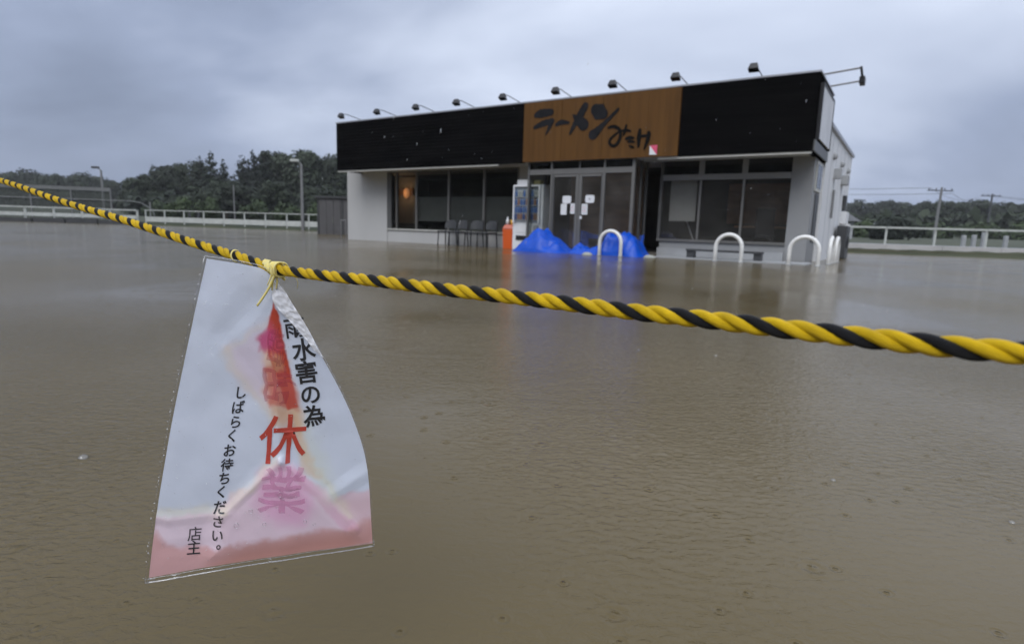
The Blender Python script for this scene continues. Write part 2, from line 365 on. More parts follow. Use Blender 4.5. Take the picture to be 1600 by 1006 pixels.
# ================================================================== THE SETTING
BANK = [(-28, -84), (-62, -58), (-74, -25), (-75, 15), (-48, 37.5), (-36, 40.6), (-26.4, 42.6), (-13.1, 39.2), (-5, 37.5), (4, 31), (11, 25.6), (14.0, 24.6), (20.0, 22.7), (36, 17.6), (70, 0)]
CEN = (0.0, 10.0)
def bank_r(th):
    d = (math.cos(th), math.sin(th)); best = 150.0
    for (a, b) in zip(BANK[:-1], BANK[1:]):
        ax, ay = a[0] - CEN[0], a[1] - CEN[1]; ex, ey = b[0] - a[0], b[1] - a[1]
        den = d[0] * ey - d[1] * ex
        if abs(den) < 1e-9: continue
        t = (ax * ey - ay * ex) / den; s = (ax * d[1] - ay * d[0]) / den
        if t > 0 and -1e-6 <= s <= 1 + 1e-6: best = min(best, t)
    return best
NT = 540; offs = [(-1e9, -0.5), (-2.0, -0.45), (-0.25, -0.06), (0.05, 0.10), (0.5, 0.22), (2, 0.27), (9, 0.30), (25, 0.4), (60, 0.8), (95, 1.5)]
def hill(th, k):
    return (0.55 + 0.25 * math.sin(3 * th + 1.0) + 0.2 * math.sin(7 * th + .3) + 0.08 * math.sin(17 * th)) * k
gv = [(CEN[0], CEN[1], -0.5)]; gf = []
R_OUT = [(250, 2, 2), (300, 3, 4), (350, 4, 5), (430, 5, 6)]
nr = len(offs) - 1 + len(R_OUT)
for i in range(NT):
    th = 2 * math.pi * i / NT; R = bank_r(th)
    rs = [(R + o, z) for (o, z) in offs[1:]] + [(rr, b0 + hill(th, hh)) for (rr, b0, hh) in R_OUT]
    for j, (rr, z) in enumerate(rs): gv.append((CEN[0] + rr * math.cos(th), CEN[1] + rr * math.sin(th), z + (0.02 * math.sin(i * 1.7 + j) if 2 < j < 9 else 0)))
for i in range(NT):
    i2 = (i + 1) % NT; gf.append((0, 1 + i * nr, 1 + i2 * nr))
    for j in range(nr - 1): gf.append((1 + i * nr + j, 1 + i * nr + j + 1, 1 + i2 * nr + j + 1, 1 + i2 * nr + j))
g = MB(); g.add(gv, gf); tag(g.build('ground', MT['ground'], None, True), 'muddy grassy ground beyond the flood', None, None, 'structure')
w = MB(); nW = 72
w.add([(0, 10, 0)] + [(240 * math.cos(2 * math.pi * k / nW), 10 + 240 * math.sin(2 * math.pi * k / nW), 0) for k in range(nW)], [(0, k + 1, (k + 1) % nW + 1) for k in range(nW)])
tag(w.build('flood_water', MT['water']), 'brown rippled flood water covering the car park', None, None, 'structure')

# right-hand road: concrete kerb, road behind, guard rail
RA = np.array([10.4, 25.65, 0]); RD = np.array([0.958, -0.287, 0]); RN = np.array([0.287, 0.958, 0])
def rpt(s, o, z): return RA + RD * s + RN * o + np.array([0, 0, z])
def strip(mb, s0, s1, o0, o1, z0, z1):
    c = [rpt(s0, o0, 0), rpt(s1, o0, 0), rpt(s1, o1, 0), rpt(s0, o1, 0)]
    mb.add([(p[0], p[1], z0) for p in c] + [(p[0], p[1], z1) for p in c], [(0, 3, 2, 1), (4, 5, 6, 7), (0, 1, 5, 4), (1, 2, 6, 5), (2, 3, 7, 6), (3, 0, 4, 7)])
mb = MB(); strip(mb, -4, 60, 0.75, 7.5, 0.2, 0.355); tag(mb.build('road', MT['asphalt']), 'wet grey road beyond the guard rail', None, None, 'structure')
k_root = tag(link('kerb', None), 'long pale concrete kerb at the edge of the flood', None, None, 'structure')
for i in range(30):
    mb = MB(); strip(mb, -3 + i * 2.0, -3 + i * 2.0 + 1.985, 0.32, 0.74, 0.0, 0.375)
    mb.build('kerb_stone', MT['concrete'], k_root)
mb = MB(); strip(mb, -4, 60, 0.02, 0.315, -0.3, 0.14)
tag(mb.build('muddy_verge', MT['mud']), 'dark muddy verge below the kerb', None, None, 'structure')

def fence(name, label, P0, P1, n, ztop, band=None, mid=None, z0=0.1, m='fence_white', post=0.05, rail=0.05):
    t = thing(name, label, 'fence', P0); P0 = Vector(P0); d = Vector(P1) - P0
    pm = MB().box(-post / 2, post / 2, -post / 2, post / 2, z0, ztop).mesh('post', MT[m]); rz = math.atan2(d.y, d.x)
    for i in range(n + 1): link('post', pm, t, d * (i / n), (0, 0, rz))
    nrm = Vector((-d.y, d.x, 0)).normalized() * -(post / 2 + 0.003 + rail / 2)
    for i in range(n):
        a = d * (i / n); b = d * ((i + 0.985) / n)
        MB().bar(a + nrm + Vector((0, 0, ztop)), b + nrm + Vector((0, 0, ztop)), rail, rail * 1.2).build('top_rail', MT[m], t)
        if band:
            MB().bar(a + nrm + Vector((0, 0, (band[0] + band[1]) / 2)), b + nrm + Vector((0, 0, (band[0] + band[1]) / 2)), 0.03, band[1] - band[0]).build('lower_panel', MT[m], t)
        for zm in (mid or []):
            MB().bar(a + nrm + Vector((0, 0, zm)), b + nrm + Vector((0, 0, zm)), 0.025, 0.025).build('mid_rail', MT[m], t)
    return t
fence('guard_rail', 'white pipe guard rail on the kerb right of the restaurant', rpt(-2.0, 0.53, 0), rpt(31.25, 0.53, 0), 19, 1.06, z0=0.375, post=0.07, rail=0.06)
fence('guard_fence', 'white panelled guard fence in front of the dark wood left of the restaurant', (-26.4, 42.7, 0), (-8.8, 38.15, 0), 11, 1.06, band=(0.26, 0.60), z0=-0.1, post=0.065, rail=0.045)
fence('guard_fence', 'white low guard fence under the net cage at far left', (-44.0, 39.0, 0), (-26.9, 42.55, 0), 10, 1.02, band=(0.42, 0.66), z0=-0.1, post=0.11, rail=0.07)

# mud wall under the far-left fence
mb = MB()
for i in range(9):
    a = np.array([-45, 38.6, 0]) + np.array([17.9, 3.6, 0]) * (i / 9); b = np.array([-45, 38.6, 0]) + np.array([17.9, 3.6, 0]) * ((i + 0.93) / 9)
    mb.bar(tuple(a + [0, 0, .13]), tuple(b + [0, 0, .13]), 0.3, 0.36 + 0.08 * math.sin(i * 2.1))
tag(mb.build('low_wall', MT['dark_metal']), 'dark low wall at the waterline under the far-left fence', 'wall')

# net cage
t = thing('net_cage', 'grey steel pipe cage hung with netting at far left', 'cage', (-46, 42.0, 0))
d = Vector((18.3, 3.4, 0))
for i in range(8):
    p = d * (i / 7); MB().tube([p, p + Vector((0, 0, 2.55 if i < 7 else 1.7))], 0.045, 6).build('post', MT['pole'], t)
MB().bar((0, 0, 2.55), tuple(d * (6 / 7) + Vector((0, 0, 2.5))), 0.10, 0.24).build('top_beam', MT['dark_pole'], t)
MB().tube([Vector((0, 0, 1.72)), d * 0.93 + Vector((0, 0, 1.72)), d * 0.97 + Vector((0, 0, 1.6)), d + Vector((0.2, 0, 1.1)), d + Vector((0.4, 0, 0.1))], 0.038, 6).build('hoop_rail', MT['dark_pole'], t)
def net_mat():
    m = bpy.data.materials.new('net'); m.use_nodes = True; nt = m.node_tree; nt.nodes.clear(); N = nt.nodes.new; Lk = nt.links.new
    tr = N('ShaderNodeBsdfTransparent'); df = N('ShaderNodeBsdfDiffuse'); df.inputs[0].default_value = (0.09, 0.10, 0.09, 1)
    mx = N('ShaderNodeMixShader'); mx.inputs[0].default_value = 0.35; Lk(tr.outputs[0], mx.inputs[1]); Lk(df.outputs[0], mx.inputs[2])
    o = N('ShaderNodeOutputMaterial'); Lk(mx.outputs[0], o.inputs[0]); return m
nm = net_mat()
for i in range(6):
    a = d * (i / 7) + Vector((0, 0.05, 0)); b = d * ((i + 1) / 7) + Vector((0, 0.05, 0))
    MB().bar(tuple(a + Vector((0, 0, 1.2))), tuple(b + Vector((0, 0, 1.2))), 0.01, 2.3).build('net', nm, t)

# lamp posts and thin poles on the left
def lamp_post(px, y0, Y, ztop, label, side=-1):
    b = at_depth(px, y0, Y); t = thing('lamp_post', label, 'lamp post', (b[0], b[1], -0.3))
    MB().tube([(0, 0, 0), (0, 0, ztop * 0.5), (0, 0, ztop)], [0.10, 0.09, 0.075], 10).build('pole', MT['pole'], t)
    MB().bar((0, 0, ztop), (side * 0.30, 0, ztop + 0.25), 0.06).build('arm', MT['pole'], t)
    bevel(MB().box(-0.26 + side * .42, 0.26 + side * .42, -0.13, 0.13, ztop + 0.14, ztop + 0.30).build('lamp_head', MT['fence_white'] if side < 0 and px > 400 else MT['dark_metal'], t), .04)
    return t
lamp_post(473, 356, 39.3, 4.55, 'pale lamp post before the dark wood beside the shed')
lamp_post(163, 335, 46.5, 4.3, 'grey lamp post rising out of the net cage at far left')
b = at_depth(367, 345, 46); tag(MB().tube([(b[0], b[1], -.2), (b[0], b[1], 3.2)], [0.05, 0.035], 6).build('thin_pole', MT['pole']), 'thin grey pole standing among trees behind the white fence', 'pole')
for px, zt, lb in ((297, 1.0, 'left one of two dark posts standing in front of the white fence'), (311, 1.05, 'right one of two dark posts standing in front of the white fence')):
    b = on_z(px, 354, 0); mb = MB().tube([(b[0], b[1], -.3), (b[0], b[1], zt)], 0.09, 8)
    tag(mb.build('dark_post', MT['dark_metal']), lb, 'post', 'dark posts by the white fence')

# shed left of the restaurant
sA = at_depth(497, 362, 29.0); sx = 1.62
t = thing('storage_shed', 'dark grey steel storage shed left of the restaurant', 'shed', (sA[0], sA[1], -0.3), -0.12)
MB().box(0, sx, 0, 1.6, 0, 2.02).build('wall', MT['shed'], t)
MB().box(-0.1, sx + 0.1, -0.12, 1.7, 2.023, 2.12).build('roof', MT['dark_metal'], t)
for k in range(3): MB().box(0.1 + k * 0.36, 0.1 + k * 0.36 + 0.345, -0.03, -0.003, 0.2, 1.95).build('panel', MT['shed'], t)
MB().box(1.22, 1.29, -0.035, -0.003, 0.2, 1.98).build('post', MT['dark_metal'], t)
MB().box(-0.02, 0.06, -0.035, -0.003, 0.2, 1.98).build('post', MT['dark_metal'], t)
MB().box(0.76, 0.79, -0.055, -0.031, 0.85, 1.15).build('handle', MT['alu'], t)
rP = on_v(541, 372, 0.4)
t = bthing('railing', 'thin grey railing at the left end of the restaurant', 'railing', -14.95, 1.2, 0)
for k in range(2): MB().tube([(-0.25 * k, 0, -.3), (-0.25 * k, 0, 0.66)], 0.018, 6).build('post', MT['pole'], t)
MB().tube([(0.02, 0, 0.66), (-0.27, 0, 0.66)], 0.018, 6).build('rail', MT['pole'], t)

# utility poles and wires on the right
def util(px, py, Y, label, lean):
    p = at_depth(px, py, Y); t = thing('utility_pole', label, 'utility pole', (p[0] - lean, p[1], -0.2), 0.0, 'utility poles along the road')
    zt = p[2] + 0.2
    MB().tube([(0, 0, 0), (lean, 0, zt)], [0.17, 0.12], 8).build('pole', MT['dark_metal'] if Y > 80 else MT['pole'], t)
    MB().bar((lean - 1.5, 0.2, zt - 0.35), (lean + 1.5, 0.2, zt - 0.35), 0.11).build('crossarm', MT['dark_metal'], t)
    for k in (-1.3, -0.5, 0.5, 1.3): MB().tube([(lean + k, 0.2, zt - 0.27), (lean + k, 0.2, zt - 0.08)], 0.06, 6).build('insulator', MT['dark_metal'], t)
    return p
u1 = util(1472, 293, 70, 'nearer taller utility pole standing above the right hillside', 0.15)
u2 = util(1551, 303, 92, 'farther utility pole standing above the right hillside', 0.1)
for k, (dx, lb) in enumerate(((-1.3, 'upper thin power line across the sky at right'), (1.3, 'lower thin power line across the sky at right'))):
    a = np.array([-12 + dx, 66, 7.4 - k * .5]); pts = []
    seq = [a, u1 + [dx, 0, -.1 - .55 * k], u2 + [dx, 0, -.1 - .4 * k], np.array([150, 118, 8.6])]
    for p, q in zip(seq[:-1], seq[1:]):
        for s in range(8): f = s / 8; pts.append(p * (1 - f) + q * f - np.array([0, 0, 1.1 * 4 * f * (1 - f)]))
    tag(MB().tube(pts, 0.022, 4).build('power_line', MT['dark_metal']), lb, 'power line', 'power lines')

# house beside the restaurant's far corner
hp = at_depth(1329, 352, 60)
t = thing('house', 'small dark roofed house peeping out behind the restaurant corner', 'house', (hp[0] - 5.6, hp[1], 0.3), -0.1)
MB().box(0, 5.6, 0, 5, 0, 2.0).build('wall', MT['plinth'], t)
MB().add([(-.4, -.5, 2.0), (6.1, -.5, 2.0), (6.1, 5.5, 2.0), (-.4, 5.5, 2.0), (.3, 2.5, 3.5), (5.0, 2.5, 3.5)], [(0, 1, 5, 4), (1, 2, 5), (2, 3, 4, 5), (3, 0, 4), (0, 3, 2, 1)]).build('roof', MT['dark_metal'], t)
MB().box(4.3, 5.2, -0.04, -0.003, 0.7, 1.6).build('window', MT['glass_dark'], t)
# pale stone markers on the right verge
for k, (px, hgt) in enumerate(((1505, .75), (1521, .8), (1536, 1.0), (1571, .8))):
    b = at_depth(px, 378, 33); lb = ['stubby pale stone marker, leftmost of four behind the guard rail', 'pale stone marker, second of four behind the guard rail', 'tallest pale stone marker, third of four behind the guard rail', 'pale stone marker, rightmost of four behind the guard rail'][k]
    o = bevel(MB().box(-.10, .10, -.08, .08, 0.2, 0.38 + hgt * .75).build('stone_marker', MT['plinth']), .03); o.location = (b[0], b[1], 0); tag(o, lb, 'marker stone', 'stone markers behind the guard rail')

# ------------------------------------------------------------------ trees
def crown_mesh(name, kind, seed, nl, m):
    r = np.random.default_rng(seed); pts = []; lf = []
    if kind == 'broad':          # unit tree: height 1, crown from 0.2 up
        lobes = [(0, 0, .60, .30, .33)]
        for k in range(13):
            a = r.uniform(0, 2 * math.pi); z = r.uniform(.28, .86); rad = .30 * math.sqrt(max(.05, 1 - ((z - .5) / .5) ** 2)) * r.uniform(.6, 1.05)
            lobes.append((rad * math.cos(a), rad * math.sin(a), z, r.uniform(.09, .17), r.uniform(.08, .15)))
    elif kind == 'cedar':
        lobes = []
        for k in range(20):
            z = .16 + .80 * k / 19; rad = .21 * (1 - z) ** .75 + .012; a = k * 2.4
            lobes.append((rad * .5 * math.cos(a), rad * .5 * math.sin(a), z, rad * .85 + .01, .055))
    else:                        # bush
        lobes = []
        for k in range(13):
            a = r.uniform(0, 2 * math.pi); rad = r.uniform(0, .55)
            lobes.append((rad * math.cos(a), rad * math.sin(a), r.uniform(.25, .72) * (1 - .35 * rad), r.uniform(.22, .34), r.uniform(.18, .30)))
    wts = np.array([l[3] ** 2 for l in lobes]); wts /= wts.sum()
    idx = r.choice(len(lobes), nl, p=wts)
    V = np.zeros((nl * 4, 3)); 
    size = {'broad': .024, 'cedar': .022, 'bush': .055}[kind]
    for i, li in enumerate(idx):
        l = lobes[li]; dvec = r.normal(size=3); dvec /= np.linalg.norm(dvec); q = r.uniform(.55, 1.08)
        p = np.array([l[0] + dvec[0] * l[3] * q, l[1] + dvec[1] * l[3] * q, l[2] + dvec[2] * l[4] * q])
        nrm = dvec * 1.3 + np.array([0, 0, .35]) + r.normal(size=3) * .45; nrm /= np.linalg.norm(nrm); a = np.cross(nrm, r.normal(size=3)); a /= np.linalg.norm(a); bb = np.cross(nrm, a)
        s1 = size * r.uniform(.6, 1.5); s2 = s1 * r.uniform(.5, .9)
        if kind == 'cedar': s2 *= .7
        V[i * 4] = p - a * s1; V[i * 4 + 1] = p + bb * s2; V[i * 4 + 2] = p + a * s1; V[i * 4 + 3] = p - bb * s2 
        lf += [0.05 + 0.5 * ((li * 0.618) % 1.0) * .6 + r.uniform(0, .3)]
    me = bpy.data.meshes.new(name); me.from_pydata(V.tolist(), [], [(4 * i, 4 * i + 1, 4 * i + 2, 4 * i + 3) for i in range(nl)])
    at = me.attributes.new('leaf', 'FLOAT', 'FACE'); at.data.foreach_set('value', np.array(lf, dtype=np.float32))
    me.materials.append(m); return me
def trunk_mesh(kind, seed):
    r = np.random.default_rng(seed); mb = MB()
    if kind == 'cedar': mb.tube([(0, 0, -.03), (0, 0, .5), (0, 0, .93)], [.02, .013, .003], 7)
    else:
        mb.tube([(0, 0, -.03), (.01, 0, .25), (0, .01, .45), (.02, 0, .75)], [.026, .02, .014, .004], 7)
        for k in range(6):
            a = r.uniform(0, 6.28); z = r.uniform(.22, .5); mb.tube([(0, 0, z), (.12 * math.cos(a), .12 * math.sin(a), z + .12), (.2 * math.cos(a), .2 * math.sin(a), z + .26)], [.012, .008, .003], 5)
    return mb.mesh('trunk', MT['bark'])
CR = {'broad': [crown_mesh('crown', 'broad', s, 5200, MT['leaf_broad']) for s in (1, 2, 3, 4)],
      'cedar': [crown_mesh('crown', 'cedar', s, 2600, MT['leaf_cedar']) for s in (11, 12, 13)],
      'bush': [crown_mesh('crown', 'bush', s, 1500, MT['leaf_light']) for s in (21, 22)],
      'darkbush': [crown_mesh('crown', 'bush', s, 2200, MT['leaf_cedar']) for s in (25, 26)]}
TK = {'broad': [trunk_mesh('broad', s) for s in (1, 2, 3, 4)], 'cedar': [trunk_mesh('cedar', 5)] * 3, 'bush': [trunk_mesh('broad', 6)] * 2, 'darkbush': [trunk_mesh('broad', 6)] * 2}
def tree(kind, px, py, Y, width, label, group, z0=0.3, i=0):
    p = at_depth(px, py, Y); H = (p[2] - z0) / (.97 if kind != 'broad' else .95)
    nm = {'broad': 'broadleaf_tree', 'cedar': 'cedar_tree', 'bush': 'bush', 'darkbush': 'bush'}[kind]
    t = thing(nm, label, 'bush' if 'bush' in kind else 'tree', (p[0], p[1], z0), random.uniform(0, 6.28), group)
    k = i % len(CR[kind]); c = link('crown', CR[kind][k], t); tr = link('trunk', TK[kind][k], t)
    wpx = 1.22 * width / F_PX * Y; base = {'broad': .74, 'cedar': .40, 'bush': 1.5, 'darkbush': 1.5}[kind]
    sxy = wpx / base; t.scale = (sxy, sxy, H)
    return t
LEFT = [('broad', 207, 277, 92, 40, 'rounded'), ('broad', 231, 272, 96, 46, 'tall rounded'), ('broad', 254, 262, 94, 44, 'broad'), ('broad', 276, 259, 97, 44, 'full'),
        ('broad', 299, 250, 90, 40, 'high domed'), ('cedar', 312, 247, 88, 30, 'ragged'), ('cedar', 328, 240, 84, 34, 'tallest pointed'), ('cedar', 349, 252, 86, 26, 'slim pointed'),
        ('cedar', 378, 246, 90, 38, 'dark pointed'), ('cedar', 396, 239, 92, 40, 'high'), ('cedar', 412, 239, 88, 42, 'tall'), ('broad', 436, 237, 94, 52, 'wide crowned'),
        ('broad', 468, 233, 90, 60, 'highest wide crowned'), ('broad', 492, 241, 96, 46, 'dense'), ('broad', 514, 241, 92, 46, 'dark'), ('broad', 540, 246, 94, 50, 'half hidden'),
        ('broad', 352, 280, 76, 46, 'lower'), ('broad', 320, 290, 70, 50, 'low'), ('broad', 385, 287, 74, 56, 'low dark'), ('broad', 425, 284, 76, 56, 'low leafy'), ('broad', 500, 290, 74, 60, 'low dense')]
place = ['at the left end of the wood', 'near the left end of the wood', 'left of the middle of the left wood', 'in the left half of the left wood', 'left of the cedars', 'left of the tallest cedar',
         'standing above the light bush', 'just right of the tallest cedar', 'right of the gap in the left wood', 'second right of the gap in the left wood', 'third right of the gap in the left wood',
         'left of the tall lamp post', 'right behind the tall lamp post', 'right of the tall lamp post', 'above the steel shed', 'behind the left edge of the fascia',
         'below the slim cedar', 'above the white fence, left part', 'above the white fence, middle part', 'above the white fence, left of the lamp post', 'above the steel shed roof, low down']
for i, (k, px, py, Y, wd, ad) in enumerate(LEFT):
    tree(k, px, py, Y, wd, '%s %s %s' % (ad, 'cedar' if k == 'cedar' else 'green tree', place[i]), 'trees of the left wood', i=i)
for i, (px, py, Y, wd, lb) in enumerate(((281, 303, 58, 44, 'light green bush behind the left part of the white fence'), (330, 306, 62, 40, 'green bush below the tallest cedar'), (452, 314, 58, 44, 'light green bush just left of the tall lamp post'),
                                         (245, 312, 66, 40, 'low green bush at the left end of the white fence'), (400, 308, 64, 48, 'green bush behind the middle of the white fence'), (495, 312, 60, 40, 'green bush beside the steel shed'))):
    tree('bush', px, py, Y, wd, lb, 'bushes behind the white fence', i=i)
FAR = [(4, 269, 44), (22, 268, 40), (51, 266, 46), (70, 271, 40), (87, 275, 40), (104, 274, 36), (121, 270, 40), (139, 274, 36), (157, 275, 36), (173, 281, 34), (-20, 268, 50)]
ordn = ['first', 'second', 'third', 'fourth', 'fifth', 'sixth', 'seventh', 'eighth', 'ninth', 'tenth', 'eleventh', 'twelfth', 'thirteenth']
order = sorted(range(len(FAR)), key=lambda q: FAR[q][0])
for i, (px, py, wd) in enumerate(FAR):
    n = order.index(i)
    tree('broad', px, py, 150 + 6 * (i % 3), wd, 'hazy far tree above the net cage, %s from the left' % ordn[n], 'far trees behind the net cage', i=i)
RIGHT = [(1318, 315, 190, 44), (1348, 313, 195, 42), (1376, 313, 190, 40), (1404, 315, 190, 40), (1428, 320, 150, 34), (1447, 316, 140, 40), (1472, 314, 140, 44), (1500, 314, 138, 44), (1527, 311, 142, 46), (1552, 317, 140, 40), (1574, 318, 146, 42), (1598, 318, 140, 46), (1630, 318, 140, 50)]
for i, (px, py, Y, wd) in enumerate(RIGHT):
    tree('broad', px, py, Y, wd, 'tree on the right hillside, %s from the restaurant corner' % ordn[i], 'trees of the right hillside', z0=1.0, i=i + 1)
tree('darkbush', 1404, 325, 62, 60, 'dark rounded bush behind the guard rail', 'bushes behind the guard rail', i=0)
tree('darkbush', 1382, 336, 60, 40, 'smaller dark bush left of the big rounded one', 'bushes behind the guard rail', i=1)
for i, (px, py, Y, wd, lb) in enumerate(((1350, 340, 75, 60, 'light green scrub near the house behind the guard rail'), (1460, 343, 80, 70, 'green scrub behind the middle of the guard rail'), (1540, 345, 85, 80, 'green scrub behind the right part of the guard rail'), (1600, 344, 80, 70, 'green scrub at the right edge behind the guard rail'))):
    tree('bush', px, py, Y, wd, lb, 'scrub behind the guard rail', i=i)
# the mass of the woods between and behind the single trees
def wood_mass(name, label, spans, n, m, sz):
    V = []; lf = []; r = np.random.default_rng(hash(name) % 1000 if False else len(label))
    for i in range(n):
        x0, x1, ytop, Y0, Y1 = spans[r.integers(len(spans))]
        Y = r.uniform(Y0, Y1); px = r.uniform(x0, x1); top = at_depth(px, ytop + 4 * math.sin(px * .09) + 3 * math.sin(px * .23), Y)
        z = 0.2 + (top[2] - 0.2) * r.uniform(0.0, 1.0) ** .8; p = np.array([top[0], top[1], z])
        nrm = r.normal(size=3) + np.array([0, -.7, .5]); nrm /= np.linalg.norm(nrm); a = np.cross(nrm, r.normal(size=3)); a /= np.linalg.norm(a); bb = np.cross(nrm, a)
        s = sz * r.uniform(.6, 1.4); V += [p - a * s, p + bb * s * .7, p + a * s, p - bb * s * .7]; lf.append(r.uniform(0, .75))
    me = bpy.data.meshes.new(name); me.from_pydata([tuple(v) for v in V], [], [(4 * i, 4 * i + 1, 4 * i + 2, 4 * i + 3) for i in range(n)])
    at = me.attributes.new('leaf', 'FLOAT', 'FACE'); at.data.foreach_set('value', np.array(lf, dtype=np.float32)); me.materials.append(m)
    return tag(link(name, me), label, 'woodland', None, 'stuff')
wood_mass('woodland', 'dense dark undergrowth and foliage filling the left wood', [(196, 260, 296, 100, 110), (250, 345, 280, 100, 110), (375, 560, 270, 100, 110), (196, 560, 306, 84, 94)], 18000, MT['leaf_cedar'], .55)
wood_mass('woodland', 'hazy far foliage filling the wood behind the net cage', [(-60, 178, 294, 170, 185)], 7000, MT['leaf_broad'], .9)
wood_mass('woodland', 'dense foliage covering the right hillside', [(1290, 1430, 322, 195, 215), (1425, 1700, 324, 145, 165), (1290, 1700, 338, 100, 125)], 20000, MT['leaf_broad'], .85)

def wood_ring(name, label, pts, n, h0, m, sz):
    V = []; lf = []; r = np.random.default_rng(17)
    for i in range(n):
        k = r.integers(len(pts) - 1); f = r.uniform(); x = pts[k][0] * (1 - f) + pts[k + 1][0] * f; y = pts[k][1] * (1 - f) + pts[k + 1][1] * f
        hh = h0 * (.8 + .15 * math.sin(x * .21 + y * .13) + .1 * math.sin(x * .5 - y * .37)); p = np.array([x + r.uniform(-6, 6), y + r.uniform(-6, 6), .2 + hh * r.uniform(0, 1) ** .8])
        nrm = r.normal(size=3); nrm /= np.linalg.norm(nrm); a = np.cross(nrm, r.normal(size=3)); a /= np.linalg.norm(a); bb = np.cross(nrm, a)
        s_ = sz * r.uniform(.6, 1.4); V += [p - a * s_, p + bb * s_ * .7, p + a * s_, p - bb * s_ * .7]; lf.append(r.uniform(0, .75))
    me = bpy.data.meshes.new(name); me.from_pydata([tuple(v) for v in V], [], [(4 * i, 4 * i + 1, 4 * i + 2, 4 * i + 3) for i in range(n)])
    at = me.attributes.new('leaf', 'FLOAT', 'FACE'); at.data.foreach_set('value', np.array(lf, dtype=np.float32)); me.materials.append(m)
    return tag(link(name, me), label, 'woodland', None, 'stuff')
wood_ring('woodland', 'unseen dark wood behind the camera, added for dark window reflections', [(-96, 30), (-95, -10), (-88, -45), (-62, -78), (-20, -104)], 16000, 15, MT['leaf_broad'], 1.0)  # out of view; put in so the window panes reflect dark foliage

# ================================================================== THE RESTAURANT
L = 13.95; Z1 = 2.229; Z2 = 3.70; FD = 2.22; WV = 1.0; WL = -14.62; WD = 8.26; ZR = 3.04
bt = bthing('ramen_restaurant', 'low flat roofed ramen restaurant with black fascia standing in flood water', 'restaurant')
P = lambda name, m, *bx: MB().box(*bx).build(name, MT[m], bt)
# structure shell
P('left_wall', 'white_siding', WL, WL + .15, WV + .152, WD, -.4, ZR)
P('front_wall', 'white_siding', WL, -12.70, WV, WV + .15, -.4, 2.95)
P('back_wall', 'side_white', WL, 0, WD + .002, WD + .15, -.4, ZR)
sw = P('side_wall', 'side_white', -.15, 0, FD + .01, WD, -.4, ZR)
for k in range(1, 6): P('siding_joint', 'coping', 0.001, 0.006, FD + k * 1.0, FD + k * 1.0 + .012, 0.1, ZR - .1)
P('roof', 'coping', WL - .05, .06, FD + .05, WD + .2, ZR + .003, ZR + .08)
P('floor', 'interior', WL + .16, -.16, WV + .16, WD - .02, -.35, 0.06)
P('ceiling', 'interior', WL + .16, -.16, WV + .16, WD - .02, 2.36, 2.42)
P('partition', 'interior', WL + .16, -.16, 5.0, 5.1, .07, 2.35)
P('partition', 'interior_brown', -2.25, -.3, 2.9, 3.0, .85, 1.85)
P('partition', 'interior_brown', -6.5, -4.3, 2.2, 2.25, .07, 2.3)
# fascia box: two black runs, recess for the sign between
P('fascia_panel', 'black_siding', -L, -6.75, 0, .12, Z1, Z2)
P('fascia_panel', 'black_siding', -2.68, 0, 0, .12, Z1, Z2)
P('fascia_panel', 'black_siding', -6.745, -2.685, .03, .12, Z1 + .1, Z2)
P('fascia_panel', 'black_siding', -L, -L + .12, .122, FD, Z1, Z2)
P('fascia_panel', 'black_siding', -.12, 0, .122, FD, Z1, Z2)
P('fascia_panel', 'black_siding', -L, 0, FD + .002, FD + .1, ZR + .09, Z2)
P('soffit', 'trim', -L + .122, -.122, .122, FD - .01, Z1 + .02, Z1 + .05)
P('soffit_trim', 'trim', -L + .02, -7.55, .02, .118, Z1 - .045, Z1 - .002)
P('soffit_trim', 'trim', -3.15, -.02, .02, .118, Z1 - .045, Z1 - .002)
P('roof_deck', 'coping', -L + .122, -.122, .122, FD, Z2 - .2, Z2 - .1)
P('coping', 'coping', -L - .02, .02, -.02, .14, Z2 + .002, Z2 + .035)
P('coping', 'coping', -.14, .02, .142, FD + .12, Z2 + .002, Z2 + .035)
P('coping', 'coping', -L - .02, -L + .14, .142, FD + .12, Z2 + .002, Z2 + .035)
P('side_band', 'alu_dark', .003, .03, .02, FD - .02, Z1 + .01, Z1 + .22)

# left front: sill, window, column
P('sill_wall', 'white_siding', -12.698, -7.0, WV + .02, WV + .15, -.4, .385)
P('window_sill', 'trim', -12.70, -7.45, WV - .03, WV + .15, .388, .43)
wl = P('window', 'alu_dark', -12.70, -12.52, WV + .01, WV + .12, .433, 2.29)
for (a, b) in ((-12.30, -12.25), (-11.44, -11.37), (-10.11, -10.04), (-8.77, -8.70), (-7.56, -7.50)):
    MB().box(a, b, WV, WV + .09, .433, 2.29).build('mullion', MT['alu'], wl)
MB().box(-12.51, -7.57, WV + .02, WV + .09, 2.21, 2.29).build('head_rail', MT['alu_dark'], wl)
edges = [-12.51, -11.44, -11.37, -10.11, -10.04, -8.77, -8.70, -7.56]
for k in range(4):
    MB().box(edges[2 * k], edges[2 * k + 1], WV + .045, WV + .053, .436, 2.208).build('pane', MT['glass'], wl)
    if k: MB().box(edges[2 * k] + .01, edges[2 * k + 1] - .01, WV + .07, WV + .074, .70 if k == 1 else .44, 1.45).build('frosted_film', MT['film'], wl)
P('wall_column', 'white_siding', -7.498, -6.66, WV, WV + .15, .388, 2.95)
P('upper_wall', 'interior', -12.698, -7.5, WV + .02, WV + .15, 2.295, 2.95)
